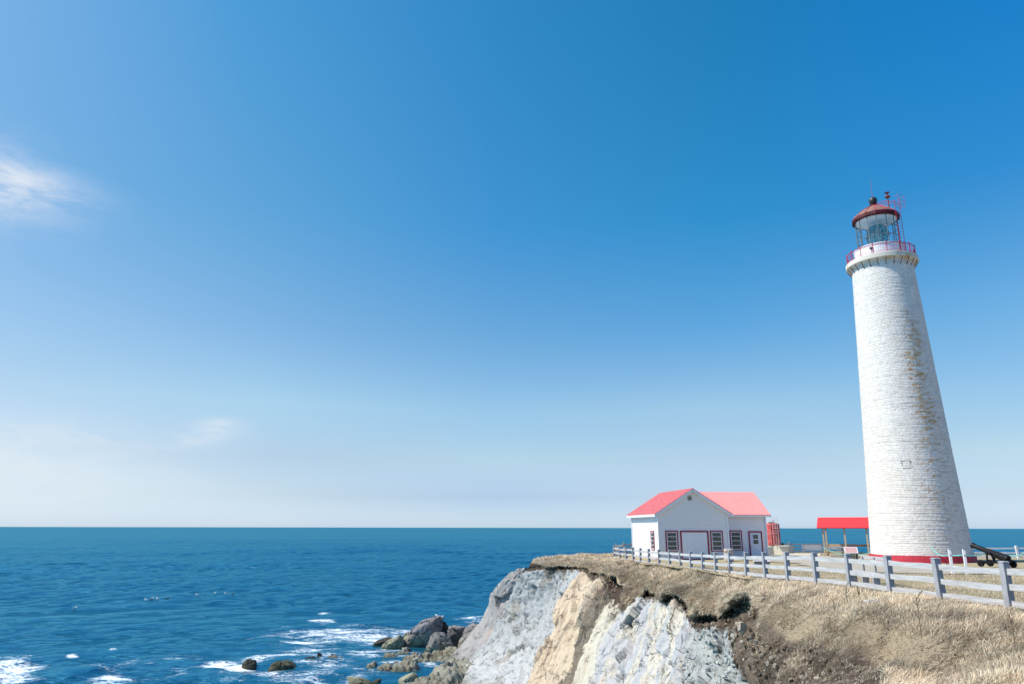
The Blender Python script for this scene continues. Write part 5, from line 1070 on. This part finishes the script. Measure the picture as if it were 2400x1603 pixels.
# ------------------------------------------------------------------ dry grass
GM = Mat('dry_grass_blades'); ga_ = GM.attr('Col'); GM.setp(Base_Color=ga_, Roughness=.7); GM.p.inputs['Specular IOR Level'].default_value = .2
tl_b = GM.node('ShaderNodeBsdfTranslucent'); GM.link(ga_, tl_b.inputs[0]); mxg = GM.node('ShaderNodeMixShader'); mxg.inputs[0].default_value = .22
GM.link(GM.p.outputs[0], mxg.inputs[1]); GM.link(tl_b.outputs[0], mxg.inputs[2]); GM.link(mxg.outputs[0], GM.n['Material Output'].inputs[0])
def blades(base, direc, length, width, colr, name, label, cat='grass', bendz=.25):
    """one curved two-segment blade per base point; direc = unit growth direction"""
    n = len(base); g2 = np.random.default_rng(len(base)); side = np.cross(direc, g2.normal(size=(n, 3))); side /= np.linalg.norm(side, axis=1, keepdims=True) + 1e-9
    bend = g2.normal(size=(n, 3)) * .22 + np.array([.25, -.05, -bendz]); L = length[:, None]; Wd = width[:, None] * side
    p0 = base; p1 = base + direc * L * .55 + bend * L * .12; p2 = base + direc * L + bend * L * .45
    v = np.stack([p0 - Wd, p0 + Wd, p1 + Wd * .75, p1 - Wd * .75, p2 + Wd * .15, p2 - Wd * .15], 1).reshape(-1, 3)
    b = (np.arange(n) * 6)[:, None]; f = np.concatenate([b + [0, 1, 2, 3], b + [3, 2, 4, 5]], 0)
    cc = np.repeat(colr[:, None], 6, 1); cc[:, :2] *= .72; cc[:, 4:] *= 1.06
    o = npmesh(name, v, f, GM.m, None, False, np.clip(cc, 0, 1).reshape(-1, 3)); return tag(o, label, cat, kind='stuff')
C00, C10, C01, C11 = G[:-1, :-1], G[1:, :-1], G[:-1, 1:], G[1:, 1:]
area = np.linalg.norm(np.cross(C10 - C00, C01 - C00), axis=2)
Uc, Vc = U[:-1, :-1], V[:-1, :-1]; cenp = (C00 + C11) / 2
patch = fbm(cenp.reshape(-1, 3) * [.45, .45, .45], 4, 101).reshape(Uc.shape)
nearc = sstep(Uc, 19.3, 21.2)
lim = 2.12 - .35 * np.exp(-((Uc - 18.8) / .6) ** 2) + nearc * (2.3 + 1.6 * sstep(Uc, 21, 22.5))
gm = sstep(lim - Vc + .18 * patch, -.02, .12) * sstep(Vc, .0, .03)
bare = nearc * sstep(patch + .50 * sstep(Vc, 1.1, 2.3) * sstep(24.4 - Uc, 0, 1.5) + .35 * sstep(Vc, 2.0, 2.8) * sstep(23 - Uc, 0, 1.5), .18, .42) * sstep(Vc, .9, 1.6)
gm = gm * (1 - .82 * bare)
dist = np.linalg.norm(cenp - [0, 0, CZ], axis=2)
dens = np.interp(dist, [12, 20, 30, 45, 70, 90], [2600, 2000, 1150, 650, 360, 200]) * gm * (cenp[..., 1] > 9) * (Uc > 3.2)
dens = dens * (cenp[..., 2] > CZ - 6.5)
ex = dens * area; cnt = rng.poisson(ex); idx = np.repeat(np.arange(cnt.size), cnt.ravel()); n = len(idx)
a_ = rng.random((n, 1)); b_ = rng.random((n, 1)); fl = lambda A: A.reshape(-1, 3)[idx]
base = fl(C00) * (1 - a_) * (1 - b_) + fl(C10) * a_ * (1 - b_) + fl(C01) * (1 - a_) * b_ + fl(C11) * a_ * b_
nn = normals(G)
if (nn * nrm).sum() < 0: nn = -nn
bn = nn[:-1, :-1].reshape(-1, 3)[idx]; ui = Uc.ravel()[idx]; vi = Vc.ravel()[idx]; di = dist.ravel()[idx]
n1 = fbm(base * [.5, .5, .5], 3, 111); n2 = fbm(base * [1.7, 1.7, 1.7], 3, 112); n3 = fbm(base * [.23, .23, .23], 2, 113)
od = outd[np.clip((ui * MU).astype(int), 0, NU - 1)]
down = od * .9 + np.array([0, 0, -.35])
hang = sstep(vi, 1.0, 1.9) * sstep(2.9 - vi, 0, .6) * (1 - sstep(ui, 19.5, 21))
wind = np.stack([.62 + .5 * n1, -.18 + .6 * n2, 0 * n1], -1)
upr = np.clip(.55 + .5 * n2 + .35 * sstep(.9 - vi, 0, .5), .25, 1.2)[:, None]
dr = bn * upr + wind * .75 * (1 - hang)[:, None] + down * (hang * 1.15)[:, None] + rng.normal(size=(n, 3)) * (.30 + .35 * sstep(fbm(base * 1.1, 2, 131), -.3, .5))[:, None]
dr /= np.linalg.norm(dr, axis=1, keepdims=True)
ln = (.09 + .17 * rng.random(n) ** 1.3 + .07 * np.clip(n1, -.5, 1)) * (1 - .25 * sstep(.5 - vi, 0, .4)) * (1 + .25 * hang)
ln *= 1 - .45 * bare.ravel()[idx]
wd = np.interp(di, [12, 25, 45, 80], [.0042, .0065, .012, .021]) * (.7 + .6 * rng.random(n))
pal = np.array([[.80, .67, .48], [.66, .54, .385], [.50, .405, .285], [.88, .78, .58], [.32, .25, .175], [.42, .40, .23]])
pk = rng.choice(6, n, p=[.30, .25, .17, .14, .11, .03]); cb = pal[pk]
tone = np.clip(.92 + .34 * n3 + .36 * n2, .3, 1.2); cb = cb * tone[:, None]
cb = cb * (1 - .30 * bare.ravel()[idx])[:, None]
pinkish = sstep(n1, -.2, .5)[:, None] * .35; cb = cb * (1 - pinkish) + cb * [1.0, .95, .98] * pinkish
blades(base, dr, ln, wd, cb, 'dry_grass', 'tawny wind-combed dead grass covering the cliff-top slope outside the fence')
print('blades', n)
# short turf of the lawn near the fence
m2 = 90000; tx_ = 11.9 + rng.random(m2) ** 1.4 * 16; ty_ = 14 + rng.random(m2) ** 1.3 * 36; okk = tx_ > np.interp(ty_, FY[::-1], FX[::-1]) + .15
okk &= ~inside(tx_, ty_, ppoly); tx_, ty_ = tx_[okk], ty_[okk]; m2 = len(tx_)
bs = np.stack([tx_, ty_, gz(tx_, ty_) - .045], -1); d2 = rng.normal(size=(m2, 3)) * .45 + [.3, 0, .8]; d2 /= np.linalg.norm(d2, axis=1, keepdims=True)
nq = fbm(bs * .6, 3, 121); cb2 = pal[rng.choice(6, m2, p=[.22, .28, .24, .06, .06, .14])] * (.85 + .25 * nq)[:, None]
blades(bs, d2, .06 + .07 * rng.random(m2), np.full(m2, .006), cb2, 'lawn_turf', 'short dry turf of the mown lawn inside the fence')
# tall stalks and weeds
STK = simple('dead_stalk', (.20, .14, .09), .8, .3, 10, .001)
def weed(px, py, Y, h, label, seed):
    r3 = random.Random(seed); c = at(px, py, Y=Y); m = MB(); top = Vector((r3.uniform(-.1, .1) * h, r3.uniform(-.1, .1), h))
    m.path([Vector((0, 0, -.05)), top * .5 + Vector((r3.uniform(-.04, .04), 0, 0)), top], .006 + .0002 * Y, 5)
    for k in range(9):
        t = r3.uniform(.3, 1); a = r3.uniform(0, 6.28); l = h * r3.uniform(.15, .4); p = top * t; m.path([p, p + Vector((math.cos(a) * l * .6, math.sin(a) * l * .6, l * .7))], .004 + .00015 * Y, 4)
    o = m.build('dead_weed', STK, None, 60); o.location = c; return tag(o, label, 'weed', 'bare dead weeds in the grass')
weed(1712, 1368, 34, .75, 'bare branching dead weed in pale grass below the middle of the fence', 1)
weed(1987, 1412, 23, .5, 'dead weed stalk left of the flat white stone', 2)
weed(2014, 1402, 23.5, .38, 'small dead weed just left of the white stone', 3)
weed(2160, 1490, 17.5, .85, 'tallest thin dead stalk right of the white stone on the slope', 4)
weed(2378, 1510, 15, .55, 'dead stalk in the grass by the right edge below the last post', 5)
weed(1957, 1440, 23, .4, 'short dead stalk down the slope left of the white stone', 6)
# clods and small stones strewn on the bare earth and at the rock head
def stones(n, name, label, mat, umin, umax, vmin, vmax, smin, smax, colrs, seed):
    r3 = np.random.default_rng(seed); m = MB(); V_ = []; F_ = []; Cs = []
    ico = [(0, 0, 1), (.89, 0, .45), (.28, .85, .45), (-.72, .53, .45), (-.72, -.53, .45), (.28, -.85, .45), (.72, .53, -.45), (-.28, .85, -.45), (-.89, 0, -.45), (-.28, -.85, -.45), (.72, -.53, -.45), (0, 0, -1)]
    fi = [(0, 1, 2), (0, 2, 3), (0, 3, 4), (0, 4, 5), (0, 5, 1), (1, 6, 2), (2, 7, 3), (3, 8, 4), (4, 9, 5), (5, 10, 1), (6, 7, 2), (7, 8, 3), (8, 9, 4), (9, 10, 5), (10, 6, 1), (6, 11, 7), (7, 11, 8), (8, 11, 9), (9, 11, 10), (10, 11, 6)]
    ico = np.array(ico); fi = np.array(fi); uu_ = r3.uniform(umin, umax, n); vv_ = r3.uniform(vmin, vmax, n); p = G[(uu_ * MU).astype(int), (vv_ * MV).astype(int)] + r3.normal(size=(n, 3)) * .05
    sz_ = smin + (smax - smin) * r3.random(n) ** 3
    v = ico[None] * (1 + r3.uniform(-.3, .3, (n, 12, 1))) * (sz_[:, None, None] * r3.uniform(.6, 1.2, (n, 1, 3))) + p[:, None]
    f = fi[None] + (np.arange(n) * 12)[:, None, None]; c = np.repeat(np.array(colrs)[r3.integers(0, len(colrs), n)][:, None], 12, 1) * r3.uniform(.8, 1.15, (n, 1, 1))
    return tag(npmesh(name, v.reshape(-1, 3), f.reshape(-1, 3), mat, None, False, c.reshape(-1, 3)), label, 'rubble', kind='stuff')
stones(5200, 'earth_clods', 'loose clods and chips strewn over the bare dark earth under the turf', ROCKM, 6.2, 22.5, 2.45, 4.2, .012, .10, [(.13, .095, .065), (.20, .15, .10), (.36, .31, .24), (.09, .065, .045)], 5)
stones(1500, 'rock_chips', 'broken chips lying on the grey-green bed of the cliff', ROCKM, 17, 20, 4.0, 6.5, .015, .12, [(.42, .45, .43), (.30, .32, .31), (.55, .55, .52)], 6)

# loose angular rocks on the shelf
r5 = np.random.default_rng(77)
for k in range(34):
    px = r5.uniform(880, 1110); lo_y = 1522 + max(0, (960 - px)) * .22; py = r5.uniform(lo_y, 1560 + (px - 880) * .06); wpx = r5.uniform(6, 17)
    c = at(px, py, Z=.5); i_ = int(np.clip((c[0] + 24) / .10, 0, xs.shape[0] - 1)); j_ = int(np.clip((c[1] - 56) / .12, 0, xs.shape[1] - 1)); zt = H[i_, j_]
    if zt < -.25: continue
    g_ = r5.uniform(.14, .40)
    boulder(px, py, wpx, wpx * r5.uniform(.45, .9), r5.uniform(.6, 1), r5.uniform(-1.5, 1.5), 100 + k, (g_, g_ * .96, g_ * .86), (r5.uniform(-.3, .5), 0), label='loose angular rock on the low rock shelf between the boulders and the pool', green=r5.uniform(.1, .8), z0=max(zt, 0) - .05, sink=.25, name='shelf_rock', group='loose rocks on the rock shelf')
